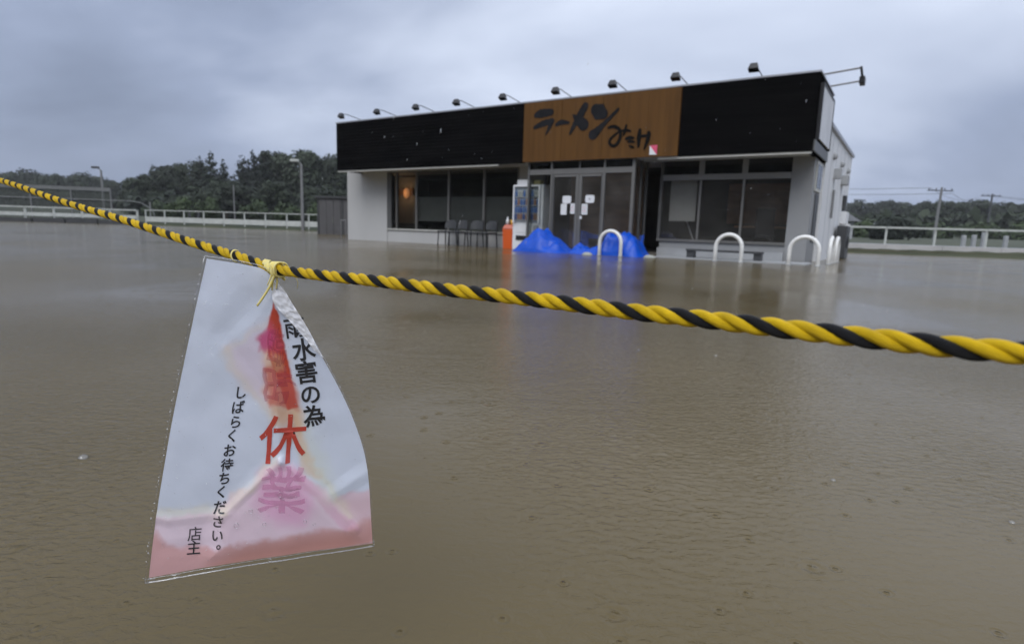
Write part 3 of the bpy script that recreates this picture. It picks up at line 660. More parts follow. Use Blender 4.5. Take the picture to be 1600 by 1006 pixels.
# interior return wall with a warm lamp seen through the first pane
ia, ib = on_v(616, 300, 2.2)[0], on_v(649, 300, 2.2)[0]
P('interior_return', 'interior_wall', ia, ib, 2.25, 2.33, .07, 2.2)
lu, lz = on_v(635, 302, 2.16); sw_ = (ib - ia) * .13
P('lamp_shade', 'interior_brown', lu - .34, lu - .14, 2.16, 2.22, lz - .06, lz + .16)
P('lamp_shade', 'interior_brown', lu + .14, lu + .30, 2.16, 2.22, lz - .06, lz + .16)
mb = MB().ball((lu, 2.16, lz), .13, 12, 8, (1.0, .6, 1.4)); mb.build('wall_lamp', MT['lamp_glow'], bt, True)
ld = bpy.data.lights.new('wall_lamp_light', 'POINT'); ld.energy = 1.8; ld.color = (1, .62, .34); ld.shadow_soft_size = .12
lo = bpy.data.objects.new('wall_lamp_light', ld); COL.objects.link(lo); lo.parent = bt; lo.location = (lu, 1.85, lz)
P('skirting', 'interior', ia, ib, 2.2, 2.245, .07, .62)

# right front: transoms, windows, pier
P('front_pier', 'grey_wall', -.49, -.06, WV, WV + .2, -.4, 2.95)
P('side_pier', 'grey_wall', -.26, -.061, WV + .202, FD, -.4, 2.95)
P('sill_wall', 'grey_wall', -3.34, -.492, WV + .02, WV + .15, -.4, .36)
P('base_step', 'plinth', -3.34, -.492, WV - .12, WV + .018, -.4, .20)
wr = P('window', 'alu', -3.41, -.492, WV - .03, WV + .15, .363, .42)
for (a, b) in ((-2.49, -2.37), (-1.52, -1.40)): MB().box(a, b, WV, WV + .1, 1.935, 2.24).build('mullion', MT['grey_wall'], wr)
for (a, b) in ((-2.455, -2.405), (-1.485, -1.435)): MB().box(a, b, WV + .01, WV + .09, .423, 1.80).build('mullion', MT['alu'], wr)
MB().box(-3.34, -.495, WV - .01, WV + .1, 1.803, 1.93).build('transom_rail', MT['grey_wall'], wr)
MB().box(-3.41, -3.345, WV, WV + .1, .423, 2.24).build('mullion', MT['alu_dark'], wr)
for (a, b) in ((-3.34, -2.49), (-2.37, -1.52), (-1.40, -.495)):
    MB().box(a, b, WV + .04, WV + .048, 1.933, 2.24).build('transom_pane', MT['glass_dark'], wr)
for (a, b) in ((-3.34, -2.457), (-2.403, -1.487), (-1.433, -.495)):
    MB().box(a, b, WV + .045, WV + .053, .425, 1.80).build('pane', MT['glass_mist'], wr)
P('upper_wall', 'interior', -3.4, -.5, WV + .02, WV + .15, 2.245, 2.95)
P('interior_blind', 'blind', on_v(1048, 300, 1.22)[0], on_v(1089, 300, 1.22)[0], WV + .22, WV + .24, .85, 1.95)
# side window under the fascia
sd = P('side_window', 'trim', -.058, -.03, WV + .25, FD - .12, 1.55, 2.18)
MB().box(-.029, -.02, WV + .33, WV + .70, 1.62, 2.12).build('pane', MT['glass_dark'], sd)
MB().box(-.029, -.02, WV + .76, FD - .2, 1.62, 2.12).build('pane', MT['glass_dark'], sd)
P('side_panel', 'dark_metal', -.058, -.04, WV + .5, FD - .2, .45, 1.5)
# fittings of the side wall
for v in (3.55, 5.40, 7.25):
    mb = MB().ball((.02, v, 2.53), .09, 10, 6, (.9, 1, 1)); mb.build('vent_cap', MT['plinth'], bt, True)
for (v, s) in ((4.12, .13), (6.15, .24)):
    MB().box(.002, .16, v - s, v + s, 2.04, 2.28).build('vent_hood', MT['plinth'], bt)
P('meter_panel', 'dark_metal', .002, .09, 6.9, 7.3, 1.36, 1.80)
P('meter_box', 'side_white', .002, .16, 6.75, 7.5, .98, 1.33)
MB().tube([(.05, 3.95, 1.75), (.05, 3.95, 1.05)], .03, 8).build('drain_pipe', MT['pole'], bt)
MB().tube([(.09, 7.95, -.3), (.09, 7.95, 1.0)], .10, 8).build('drain_pipe', MT['side_white'], bt)
P('porch_slab', 'plinth', -13.2, .1, -.22, WV - .002, -.35, -.02)
P('porch_slab', 'plinth', -3.1, .12, -.2, WV - .13, -.018, .02)

# ------------------------------------------------------------------ brown sign with brush lettering
st = bthing('sign_board', 'brown plank shop sign with black brush lettering over the entrance', 'sign', -6.74, 0, 0)
SX = 4.055; npl = 11; pw = SX / npl
for k in range(npl):
    MB().box(k * pw + .001, (k + 1) * pw - .001, -.036 - .002 * (k % 3), .028, Z1 + .01, Z2 - .012).build('plank', MT['brown_plank'], st)
def sxy(cx, cy):            # position measured on the sign's front
    u, z = on_v(820 + cx / 6.4, 150 + cy / 6.4, -.05); return (u + 6.74, z)
def stroke(pts, radii, m, off, name='lettering'):
    P2 = [np.array(sxy(*p)) for p in pts]; sc = 1 / 6.4 / F_PX * 15.2
    xs = []; rs = []
    for i in range(len(P2) - 1):
        for f in np.linspace(0, 1, 9)[: 9 if i == len(P2) - 2 else 8]:
            p0 = P2[max(i - 1, 0)]; p1 = P2[i]; p2 = P2[i + 1]; p3 = P2[min(i + 2, len(P2) - 1)]
            xs.append(.5 * ((2 * p1) + (-p0 + p2) * f + (2 * p0 - 5 * p1 + 4 * p2 - p3) * f * f + (-p0 + 3 * p1 - 3 * p2 + p3) * f ** 3)); rs.append((radii[i] * (1 - f) + radii[i + 1] * f) * sc * 1.22)
    mb = MB(); y0 = -.047 - off; n = len(xs); top = []
    for i in range(n):
        tv = xs[min(i + 1, n - 1)] - xs[max(i - 1, 0)]; tv = tv / (np.linalg.norm(tv) + 1e-9); nv = np.array([-tv[1], tv[0]])
        jit = 1 + .08 * math.sin(i * 1.9 + off * 9000)
        top.append((xs[i] + nv * rs[i] * jit, xs[i] - nv * rs[i] / jit))
    def capf(i, sgn):
        tv = xs[min(i + 1, n - 1)] - xs[max(i - 1, 0)]; tv = tv / (np.linalg.norm(tv) + 1e-9) * sgn; nv = np.array([-tv[1], tv[0]])
        return [xs[i] + (nv * math.cos(a) + tv * math.sin(a)) * rs[i] for a in np.linspace(math.pi * .12, math.pi * .88, 6)]
    outline = [t2[1] for t2 in top] + capf(n - 1, 1)[::-1] + [t2[0] for t2 in top[::-1]] + capf(0, -1)[::-1]
    # strip faces, front and thin rim
    vs = [(a[0], y0, a[1]) for t2 in top for a in t2]; fs = [(2 * i, 2 * i + 1, 2 * i + 3, 2 * i + 2) for i in range(n - 1)]
    for (i, sgn) in ((0, -1), (n - 1, 1)):
        c = capf(i, sgn); o = len(vs); vs += [(q[0], y0, q[1]) for q in c]; order2 = ([2 * i] + list(range(o, o + 6)) + [2 * i + 1]) if sgn > 0 else ([2 * i + 1] + list(range(o, o + 6)) + [2 * i])
        fs.append(tuple(order2))
    k0 = len(vs); vs += [(x, -.03, z) for (x, y, z) in vs[:2 * n]]
    for i in range(n - 1): fs += [(2 * i, 2 * i + 2, k0 + 2 * i + 2, k0 + 2 * i), (2 * i + 1, 2 * i + 3, k0 + 2 * i + 3, k0 + 2 * i + 1)]
    mb.add(vs, fs); return mb.build(name, MT[m], st)
S = [([(112, 195), (160, 178), (262, 163)], [20, 34, 26], 'brush_ink'), ([(98, 318), (180, 278), (272, 252)], [14, 24, 22], 'brush_ink'), ([(268, 252), (242, 320), (208, 388)], [22, 15, 4], 'brush_ink'),
     ([(318, 288), (365, 264), (438, 268)], [14, 20, 10], 'brush_ink'),
     ([(605, 100), (560, 180), (495, 290), (450, 380)], [26, 30, 18, 8], 'brush_ink'), ([(485, 195), (540, 245), (588, 288)], [8, 36, 44], 'brush_ink'),
     ([(712, 140), (745, 160), (782, 178)], [44, 62, 40], 'brush_ink'), ([(682, 388), (712, 362), (800, 270), (935, 132)], [38, 32, 15, 10], 'brush_ink'),
     ([(836, 318), (890, 306), (942, 335), (955, 400), (925, 475), (880, 500), (845, 470), (858, 428), (905, 385), (965, 345)], [8, 12, 12, 12, 12, 11, 10, 9, 8, 5], 'brush_dark'),
     ([(968, 352), (1010, 342), (1056, 352)], [6, 10, 7], 'brush_dark'), ([(1015, 292), (1002, 345), (985, 395)], [7, 11, 5], 'brush_dark'),
     ([(1012, 430), (1050, 418), (1092, 422)], [9, 14, 6], 'brush_dark'), ([(1030, 462), (1055, 455), (1095, 462)], [5, 9, 7], 'brush_dark'), ([(1048, 500), (1075, 512), (1092, 518)], [7, 9, 4], 'brush_dark'),
     ([(1152, 338), (1140, 420), (1136, 508)], [10, 16, 8], 'brush_dark'), ([(1130, 405), (1190, 400), (1252, 392)], [7, 10, 8], 'brush_dark'), ([(1240, 368), (1228, 440), (1192, 535)], [13, 14, 5], 'brush_dark')]
for k, (pts, rad, m) in enumerate(S): stroke(pts, rad, m, .0007 * k)
a, b, c, dq = [sxy(*q) for q in ((1250, 497), (1326, 490), (1318, 588), (1245, 590))]
mb = MB(); mb.add([(q[0], y, q[1]) for y in (-.052, -.046) for q in (a, dq, c)], [(0, 1, 2), (3, 5, 4), (0, 3, 4, 1), (1, 4, 5, 2), (2, 5, 3, 0)]); mb.build('emblem', MT['white_plastic'], st)
mb = MB(); mb.add([(q[0], y, q[1]) for y in (-.0525, -.0462) for q in (a, c, b)], [(0, 1, 2), (3, 5, 4), (0, 3, 4, 1), (1, 4, 5, 2), (2, 5, 3, 0)]); mb.build('emblem', MT['pink_print'], st)

ss = bthing('side_sign', 'tall white sign panel on the right end of the black fascia', 'sign', 0, 0, 0)
MB().box(.031, .06, .24, 2.02, 2.50, 3.50).build('panel', mat('sign_white', (.62, .63, .65), .45, var=.12, scale=1.6), ss)
MB().box(.003, .07, .18, .237, 2.46, 3.54).build('frame', MT['black_metal'], ss); MB().box(.003, .07, 2.023, 2.08, 2.46, 3.54).build('frame', MT['black_metal'], ss)
MB().box(.003, .07, .24, 2.02, 3.503, 3.55).build('frame', MT['black_metal'], ss)

# ------------------------------------------------------------------ spotlights on the fascia
US = [-13.1, -11.55, -10.02, -8.57, -7.08, -5.56, -4.1, -2.67, -1.12]
words = ['leftmost of the row above the black fascia', 'second from the left above the black fascia', 'third from the left above the black fascia', 'above the black fascia, two left of the brown sign', 'above the black fascia just left of the brown sign',
         'above the left part of the brown sign', 'above the right half of the brown sign', 'above the right edge of the brown sign', 'rightmost of the row above the black fascia']
def make_spot(label):
    t = bthing('spotlight', label, 'spotlight', 0, 0, Z2 + .036, 'spotlights along the fascia top')
    MB().tube([(0, .52, -.02), (0, .40, .05), (0, -.30, .13), (0, -.50, .10)], .011, 6).build('arm', MT['dark_metal'], t)
    MB().box(-.05, .05, .47, .57, -.135, .01).build('bracket', MT['dark_metal'], t)
    h = MB(); h.add([(-.10, -.60, .02), (.10, -.60, .02), (.10, -.46, -.03), (-.10, -.46, -.03), (-.065, -.55, .135), (.065, -.55, .135), (.065, -.47, .12), (-.065, -.47, .12)],
          [(0, 3, 2, 1), (4, 5, 6, 7), (0, 1, 5, 4), (1, 2, 6, 5), (2, 3, 7, 6), (3, 0, 4, 7)])
    hd = bevel(h.build('lamp_head', MT['black_metal'], t), .012)
    MB().add([(-.088, -.592, .0125), (.088, -.592, .0125), (.088, -.472, -.0305), (-.088, -.472, -.0305)], [(0, 1, 2, 3)]).build('lamp_glass', MT['glass_dark'], hd)
    return t
sp0 = make_spot('spotlight on a thin arm, ' + words[0])
for k, u in enumerate(US):
    t = sp0 if k == 0 else copy_thing(sp0, 'spotlight on a thin arm, ' + words[k])
    p = uvz(u, 0, Z2 + .036); t.location = tuple(p)
t = bthing('spotlight', 'double armed spotlight sticking out from the right end of the fascia', 'spotlight', 0, 0, 0)
for v, z in ((.45, 3.76), (1.55, 3.76)): MB().tube([(-.1, v, z - .02), (.66 - .06 * v, v, z + .04)], .018, 6).build('arm', MT['pole'], t)
MB().bar((.64, .42, 3.80), (.60, 1.58, 3.80), .04).build('bar', MT['black_metal'], t)
bevel(MB().box(.58, .68, .95, 1.22, 3.62, 3.768).build('lamp_head', MT['black_metal'], t), .02)

# ------------------------------------------------------------------ glazed entrance vestibule
VP = [-6.63, -5.94, -5.16, -4.48, -3.74]; VV = .10
vt = bthing('entrance_vestibule', 'glazed aluminium entrance vestibule below the brown sign', 'entrance')
for k, u in enumerate(VP):
    if k == 2: continue
    wd = .05 if k < 4 else .075
    MB().box(u - wd / 2, u + wd / 2, VV, VV + .07, -.05, Z1 + .015).build('post', MT['alu_dark' if k == 0 else 'alu'], vt)
MB().box(VP[0] + .03, VP[4] - .04, VV + .005, VV + .065, 1.93, 2.06).build('header_rail', MT['alu'], vt)
for (u0, u1) in ((VP[0] + .028, VP[1] - .028), (VP[3] + .028, VP[4] - .04)):
    MB().box(u0, u1, VV + .03, VV + .037, .0, 1.925).build('pane', MT['glass_clear' if u0 < -6 else 'glass_mist'], vt)
for (u0, u1) in ((VP[0] + .03, VP[1] - .03), (VP[1] + .03, VP[2] - .03), (VP[2] + .03, VP[3] - .03), (VP[3] + .03, VP[4] - .045)):
    MB().box(u0, u1, VV + .03, VV + .037, 2.063, Z1 + .01).build('transom_pane', MT['glass_dark'], vt)
MB().box(VP[2] - .02, VP[2] + .02, VV + .012, VV + .06, 2.062, Z1 + .012).build('post', MT['alu_dark'], vt)
for sgn, (u0, u1) in ((-1, (VP[1] + .03, VP[2] - .004)), (1, (VP[2] + .004, VP[3] - .03))):
    inner = u1 if sgn < 0 else u0
    dr = MB().box(min(inner, inner + sgn * .08), max(inner, inner + sgn * .08), VV + .01, VV + .06, -.05, 1.92).build('door', MT['alu'], vt)
    outer = u0 if sgn < 0 else u1
    MB().box(min(outer, outer - sgn * .045), max(outer, outer - sgn * .045), VV + .012, VV + .058, -.05, 1.92).build('door_stile', MT['alu_dark'], dr)
    MB().box(u0 + .05, u1 - .05, VV + .012, VV + .058, 1.86, 1.92).build('door_rail', MT['alu'], dr)
    MB().box(u0 + .05, u1 - .05, VV + .03, VV + .037, .0, 1.858).build('door_glass', MT['glass_mist'], dr)
# right flank of the vestibule
for v in (.55, .92): MB().box(VP[4] - .02, VP[4] + .03, v, v + .05, -.05, Z1 + .01).build('post', MT['alu_dark'], vt)
for (a, b) in ((VV + .075, .548), (.602, .918)): MB().box(VP[4], VP[4] + .007, a, b, .0, Z1 + .01).build('pane', MT['glass_mist'], vt)
MB().box(VP[0] - .0, VP[0] + .007, VV + .075, .98, .0, Z1 + .01).build('pane', MT['glass'], vt)
MB().box(VP[0] - .02, VP[0] + .03, .93, .98, -.05, Z1 + .01).build('post', MT['alu_dark'], vt)
for k, (px, py, w2, h2, lb, nm, m) in enumerate(((885, 312, .115, .088, 'rounded white sticker on the left door leaf', 'door_sticker', 'white_plastic'), (921, 311, .115, .088, 'rounded white sticker with grey mark on the right door leaf', 'door_sticker', 'white_plastic'),
        (880, 327, .085, .135, 'blank white paper taped to the left door leaf, outer one', 'notice_paper', 'paper'), (894, 326, .062, .125, 'lilac tinted paper taped to the left door leaf beside the stile', 'notice_paper', 'paper'), (912.5, 327, .08, .13, 'printed paper taped to the right door leaf', 'notice_paper', 'paper'), (907, 340, .03, .035, 'small white slip on the door stile below the papers', 'notice_paper', 'paper'))):
    u, z = on_v(px, py, VV); t = bthing(nm, lb, 'sticker' if 'sticker' in nm else 'notice', u, VV + (.026 if k != 5 else .006), z)
    o = MB().box(-w2, w2, -.004, 0, -h2, h2).build('sheet', MT[m], t)
    if k < 2: bevel(o, .0012, 1)
    if k < 2:
        mbx = MB(); n = 20; cs = [(math.copysign(abs(math.cos(q)) ** .5, math.cos(q)) * (w2 + .008), math.copysign(abs(math.sin(q)) ** .5, math.sin(q)) * (h2 + .008)) for q in np.linspace(0, 2 * math.pi, n, endpoint=False)]
        mbx.add([(x, -.007, y) for x, y in cs] + [(x, -.0045, y) for x, y in cs], [tuple(range(n)), tuple(range(2 * n - 1, n - 1, -1))] + [(q, (q + 1) % n, n + (q + 1) % n, n + q) for q in range(n)])
        mbx.build('face', MT['white_plastic'], t)
    if k == 1: MB().box(-.03, .02, -.0085, -.0072, -.02, .02).build('mark', MT['plinth'], t)
    if k in (3, 4):
        for q in range(5): MB().box(-w2 * .7, w2 * (.7 - .25 * (q % 2)), -.0052, -.0042, -h2 * .7 + q * h2 * .32, -h2 * .7 + q * h2 * .32 + .008).build('print_line', MT['pink_print'] if q % 2 else MT['plinth'], t)

# blue sheeting and dark board inside the doors
t = bthing('flood_barrier', 'dark blue sheeting stretched inside the entrance doors', 'barrier', -5.62, .72, 0)
mb = MB(); nn = 26; vs = []
for i in range(nn):
    for j in range(6): vs.append((i / (nn - 1) * 1.95, .03 * math.sin(i * .9 + j) + .02 * j, j / 5 * (.50 + .05 * math.sin(i * .5))))
mb.add(vs, [(i * 6 + j, (i + 1) * 6 + j, (i + 1) * 6 + j + 1, i * 6 + j + 1) for i in range(nn - 1) for j in range(5)]); mb.build('sheeting', MT['tarp'], t, True)
MB().box(.55, 1.1, -.12, -.08, -.02, .36).build('board', MT['black_metal'], t)

# ------------------------------------------------------------------ vending machine and bin
vm = bthing('vending_machine', 'white drinks vending machine left of the glazed entrance', 'vending machine', -7.24, .34, -.05)
bevel(MB().box(0, .93, 0, .62, 0, 1.76).build('cabinet', MT['white_plastic'], vm), .015)
MB().box(.07, .86, -.014, -.002, .78, 1.70).build('display_back', mat('display_back', (.62, .66, .72), .5, var=.1), vm)
rc = [((.12, .22, .50), 'blue_label'), ((.40, .22, .16), 'brown_label'), ((.55, .56, .55), 'pale_label'), ((.07, .13, .36), 'navy_label')]
LM = [mat(n_, c_, .3, var=.1) for c_, n_ in rc]
bm_ = {}
for q in range(4): bm_[q] = MB().tube([(0, 0, 0), (0, 0, .12), (0, 0, .15), (0, 0, .18)], [.032, .032, .014, .014], 8).mesh('drink_bottle', LM[q])
for row, zz_ in enumerate((.84, 1.02, 1.22, 1.44)):
    MB().box(.08, .85, -.06, -.0145, zz_ - .018, zz_).build('shelf', MT['white_plastic'], vm)
    for k in range(9):
        link('drink_bottle', bm_[[1, 0, 0, 2][row] if (k + row) % 3 else [3, 3, 1, 0][row]], vm, (.125 + k * .085, -.05, zz_ + .002))
MB().box(.09, .84, -.092, -.088, .80, 1.70).build('display_glass', MT['glass_clear'], vm)
for (x0, x1) in ((.05, .088), (.842, .88)): MB().box(x0, x1, -.095, -.015, .76, 1.74).build('display_frame', MT['white_plastic'], vm)
MB().box(.089, .841, -.095, -.015, 1.702, 1.74).build('display_frame', MT['white_plastic'], vm)
MB().box(.12, .62, -.02, -.003, .30, .42).build('dispensing_flap', MT['black_metal'], vm)
MB().box(.66, .82, -.02, -.003, .48, .70).build('coin_panel', MT['plinth'], vm)
MB().box(.12, .56, -.012, -.003, .50, .72).build('poster', MT['paper'], vm)
t = bthing('box', 'white cardboard box standing on top of the vending machine', 'box', -7.05, .55, 1.713); bevel(MB().box(-.12, .26, -.15, .15, 0, .13).build('carton', MT['paper'], t), .006)
t = bthing('box', 'small yellowish box on the right of the vending machine top', 'box', -6.55, .5, 1.713); bevel(MB().box(-.1, .1, -.1, .1, 0, .11).build('carton', mat('straw_card', (.42, .38, .16), .7), t), .006)
rb = bthing('recycling_bin', 'orange recycling bin against the vending machine', 'bin', -7.60, .42, -.05)
mb = MB(); mb.add([(0, 0, 0), (.30, 0, 0), (.30, .34, 0), (0, .34, 0), (-.02, -.02, .58), (.32, -.02, .58), (.32, .36, .58), (-.02, .36, .58)], [(0, 3, 2, 1), (4, 5, 6, 7), (0, 1, 5, 4), (1, 2, 6, 5), (2, 3, 7, 6), (3, 0, 4, 7)]); bevel(mb.build('body', MT['orange'], rb), .015)
mb = MB(); mb.add([(-.03, -.03, .583), (.33, -.03, .583), (.33, .37, .583), (-.03, .37, .583), (.03, .02, .70), (.27, .02, .70), (.27, .32, .70), (.03, .32, .70)], [(0, 3, 2, 1), (4, 5, 6, 7), (0, 1, 5, 4), (1, 2, 6, 5), (2, 3, 7, 6), (3, 0, 4, 7)]); bevel(mb.build('lid', mat('salmon_lid', (.55, .16, .10), .4), rb), .02)
t = bthing('plastic_bottle', 'clear white plastic bottle standing on the orange bin lid', 'bottle', -7.52, .50, .653); MB().tube([(0, 0, 0), (0, 0, .12), (0, 0, .16), (0, 0, .21)], [.045, .045, .02, .018], 10).build('body', MT['white_plastic'], t, True)
t = bthing('tub', 'yellow tub standing on the orange bin lid', 'tub', -7.40, .58, .653); MB().tube([(0, 0, 0), (0, 0, .13)], [.055, .07], 12).build('body', MT['yellow_plastic'], t, True)

# ------------------------------------------------------------------ chairs in front of the left window
def make_chair(label):
    t = bthing('outdoor_chair', label, 'chair', 0, 0, -.05, 'dark chairs in front of the left window')
    for sx_ in (-1, 1):
        MB().tube([(sx_ * .21, -.2, -.02), (sx_ * .19, -.18, .43)], .018, 6).build('leg', MT['black_metal'], t)
        MB().tube([(sx_ * .21, .22, -.02), (sx_ * .19, .18, .44), (sx_ * .18, .24, .80)], .018, 6).build('leg', MT['black_metal'], t)
    bevel(MB().box(-.22, .22, -.22, .2, .431, .47).build('seat', MT['dark_metal'], t), .015)
    vs = []; nb = 9
    for i in range(nb):
        x = -.2 + .4 * i / (nb - 1); hgt = .80 - .10 * (x / .2) ** 2 * (1 if abs(x) > .1 else .4)
        for y in (0, .02):
            for z in (.55, hgt): vs.append((x, .205 + y + .05 * (x / .2) ** 2 * -1 + (z - .5) * .12, z))
    mb = MB(); fs = []
    for i in range(nb - 1):
        o = 4 * i; fs += [(o, o + 4, o + 5, o + 1), (o + 2, o + 3, o + 7, o + 6), (o + 1, o + 5, o + 7, o + 3), (o, o + 2, o + 6, o + 4)]
    fs += [(0, 1, 3, 2), (4 * nb - 4, 4 * nb - 2, 4 * nb - 1, 4 * nb - 3)]
    mb.add(vs, fs).build('backrest', MT['dark_metal'], t); return t
cl_ = ['leftmost dark metal chair under the left window', 'second dark metal chair from the left under the window', 'third dark metal chair, with its rounded back under the window', 'rightmost dark metal chair, nearest the orange bin']
c0 = make_chair(cl_[0])
for k, (u, v, rz) in enumerate(((-9.72, .55, .1), (-9.20, .42, -.15), (-8.68, .50, .2), (-8.16, .42, -.1))):
    t = c0 if k == 0 else copy_thing(c0, cl_[k]); t.location = tuple(uvz(u, v, -.05)); t.rotation_euler = (0, 0, BA + rz + (math.pi if k % 2 else 0) * 0)

# ------------------------------------------------------------------ tarpaulins and sandbags
def tarp(label, u, v, lx, ly, hfun, seed):
    r = np.random.default_rng(seed); ph = r.uniform(0, 6.28, 8); t = bthing('blue_tarpaulin', label, 'tarpaulin', u, v, 0, 'blue tarpaulins at the entrance')
    nx, ny = 52, 32; vs = []
    folds = [(r.uniform(0, 3.14), r.uniform(.16, .5), r.uniform(.04, .085), r.uniform()) for _ in range(6)]
    for i in range(nx):
        for j in range(ny):
            a = i / (nx - 1); b = j / (ny - 1); x = a * lx; y = (b - .5) * ly
            h = hfun(a, b)
            cr_ = .9 * sum(am * abs(2 * (((x * math.cos(dr_) + y * math.sin(dr_)) / wl + of) % 1) - 1) for (dr_, wl, am, of) in folds)
            env = min(1, 5 * min(a, 1 - a, b, 1 - b))
            vs.append((x + .03 * math.sin(9 * b + ph[3]), y + .03 * math.sin(8 * a + ph[4]), h * (.75 + .25 * env) + (cr_ - .20) * env * min(1, h / .25) - .06 * (1 - env)))
    mb = MB(); mb.add(vs, [(i * ny + j, (i + 1) * ny + j, (i + 1) * ny + j + 1, i * ny + j + 1) for i in range(nx - 1) for j in range(ny - 1)])
    mb.build('sheet', MT['tarp'], t, False); return t
def tent(c, w_, hh, pw_=1.0): return lambda a, b: hh * max(0, 1 - abs((a - c) / (w_ if a < c else 1 - c)) ** pw_) * max(0, 1 - abs(2 * b - 1) ** 2.2) ** .6
tarp('blue tarpaulin heaped to a peak in front of the vending machine', -6.52, -.45, 1.62, 1.0, lambda a, b: .55 * min(1, a / .33, 1.02 * (1 - a) / .52) * max(0, 1 - abs(2 * b - 1) ** 2.4) ** .6, 3)
tarp('low flat blue tarpaulin between the two heaps', -5.02, -.38, .95, .7, lambda a, b: .22 * max(0, 1 - abs(2 * b - 1) ** 2) ** .5 * (.75 + .25 * math.sin(9 * a)) * min(1, 8 * a, 8 * (1 - a)), 5)
tarp('blue tarpaulin draped over sandbags behind the white hoop', -4.32, -.25, 1.22, .9, lambda a, b: (.53 * min(1, 4.5 * a, 2.6 * (1 - a)) * (1 + .05 * math.sin(11 * a))) * max(0, 1 - abs(2 * b - 1) ** 3) ** .6, 9)
SB = mat('sandbag_cloth', (.34, .35, .32), .8, var=.15, bump=.4)
for k, (u, v, lb) in enumerate(((-4.42, -.72, 'pale sandbag in the water between the blue tarpaulins'), (-3.02, -.42, 'pale sandbag at the right end of the blue tarpaulins'))):
    t = bthing('sandbag', lb, 'sandbag', u, v, -.06, 'sandbags at the entrance', .4 * k); MB().ball((0, 0, .05), .14, 12, 7, (1, .6, .5)).build('bag', SB, t, True)

# ------------------------------------------------------------------ white hoop barriers
def hoop_mesh(w_, h_, r_):
    pts = [(-w_ / 2, 0, -.3), (-w_ / 2, 0, h_ - w_ / 2)]
    for q in np.linspace(math.pi, 0, 15)[1:-1]: pts.append((w_ / 2 * math.cos(q), 0, h_ - w_ / 2 + w_ / 2 * math.sin(q)))
    pts += [(w_ / 2, 0, h_ - w_ / 2), (w_ / 2, 0, -.3)]
    return MB().tube(pts, r_, 12).mesh('hoop', MT['steel_white'], True)
HM = hoop_mesh(.52, .56, .04)
for (u, v, rz, lb) in ((-3.84, -.75, 0, 'white steel hoop barrier in front of the blue tarpaulin'), (-1.30, -.52, .0, 'white steel hoop barrier in front of the low bench'), (.10, -.42, .0, 'white steel hoop barrier at the front corner pier'),
                       (.42, 1.05, math.pi / 2, 'white steel hoop barrier beside the side wall, nearer of two'), (.42, 2.25, math.pi / 2, 'white steel hoop barrier beside the side wall, farther of two')):
    t = bthing('hoop_barrier', lb, 'hoop barrier', u, v, 0, 'white hoop barriers', rz); link('hoop', HM, t)
    ring = MB().tube([(0, 0, -.02), (0, 0, .012)], .058, 12).mesh('collar', MT['plinth'])
    for sg in (-1, 1): link('collar', ring, t, (sg * .26, 0, 0))

t = bthing('low_bench', 'low dark bench behind the white hoop under the right window', 'bench', -2.42, .35, 0)
for k in range(2): bevel(MB().box(0, 1.62, -.14 + k * .15, -.005 + k * .15, .17, .215).build('slat', MT['dark_metal'], t), .008)
for x in (.02, 1.46): MB().box(x, x + .15, -.11, .11, -.25, .168).build('leg', MT['dark_metal'], t)

t = bthing('outdoor_unit', 'dark grey air conditioning unit beside the white side wall', 'air conditioner', .05, 5.5, -.05)
bevel(MB().box(.02, .27, 0, .95, .06, .95).build('body', MT['dark_metal'], t), .02)
for v in (.30, .68):
    gl_ = MB()
    for rr in (.06, .11, .17): gl_.tube([(.275, v + rr * math.cos(q), .5 + rr * math.sin(q)) for q in np.linspace(0, 2 * math.pi, 17)], .008, 4, False)
    gl_.build('fan_grille', MT['black_metal'], t)
for v in (.08, .75): MB().box(.04, .25, v, v + .1, -.2, .058).build('foot', MT['plinth'], t)

# ------------------------------------------------------------------ things inside the right windows
t = bthing('leaning_pole', 'pale pole with an orange head leaning inside the right window', 'pole', -3.05, 1.45, .06)
MB().tube([(.55, 0, 0), (0, .06, 1.28)], .016, 6).build('shaft', MT['white_plastic'], t); MB().ball((-.02, .06, 1.42), .09, 10, 6, (.8, .6, 1.5)).build('head', MT['head_glow'], t, True)
t = bthing('dining_table', 'dark dining table inside the right window', 'table', -1.0, 2.2, .06); bevel(MB().box(-.8, .5, -.35, .35, .68, .72).build('tabletop', MT['interior_brown'], t), .01)
for x in (-.72, .42): MB().box(x - .03, x + .03, -.05, .05, 0, .678).build('leg', MT['black_metal'], t)
t = bthing('dining_chair', 'black high backed chair inside the right window', 'chair', -1.0, 1.55, .06)
bevel(MB().box(-.2, .2, -.2, .2, .42, .47).build('seat', MT['black_metal'], t), .01); bevel(MB().box(-.2, .2, -.24, -.19, .48, 1.12).build('backrest', MT['black_metal'], t), .02)
for x in (-.17, .17):
    for y in (-.17, .17): MB().box(x - .015, x + .015, y - .015, y + .015, 0, .418).build('leg', MT['black_metal'], t)

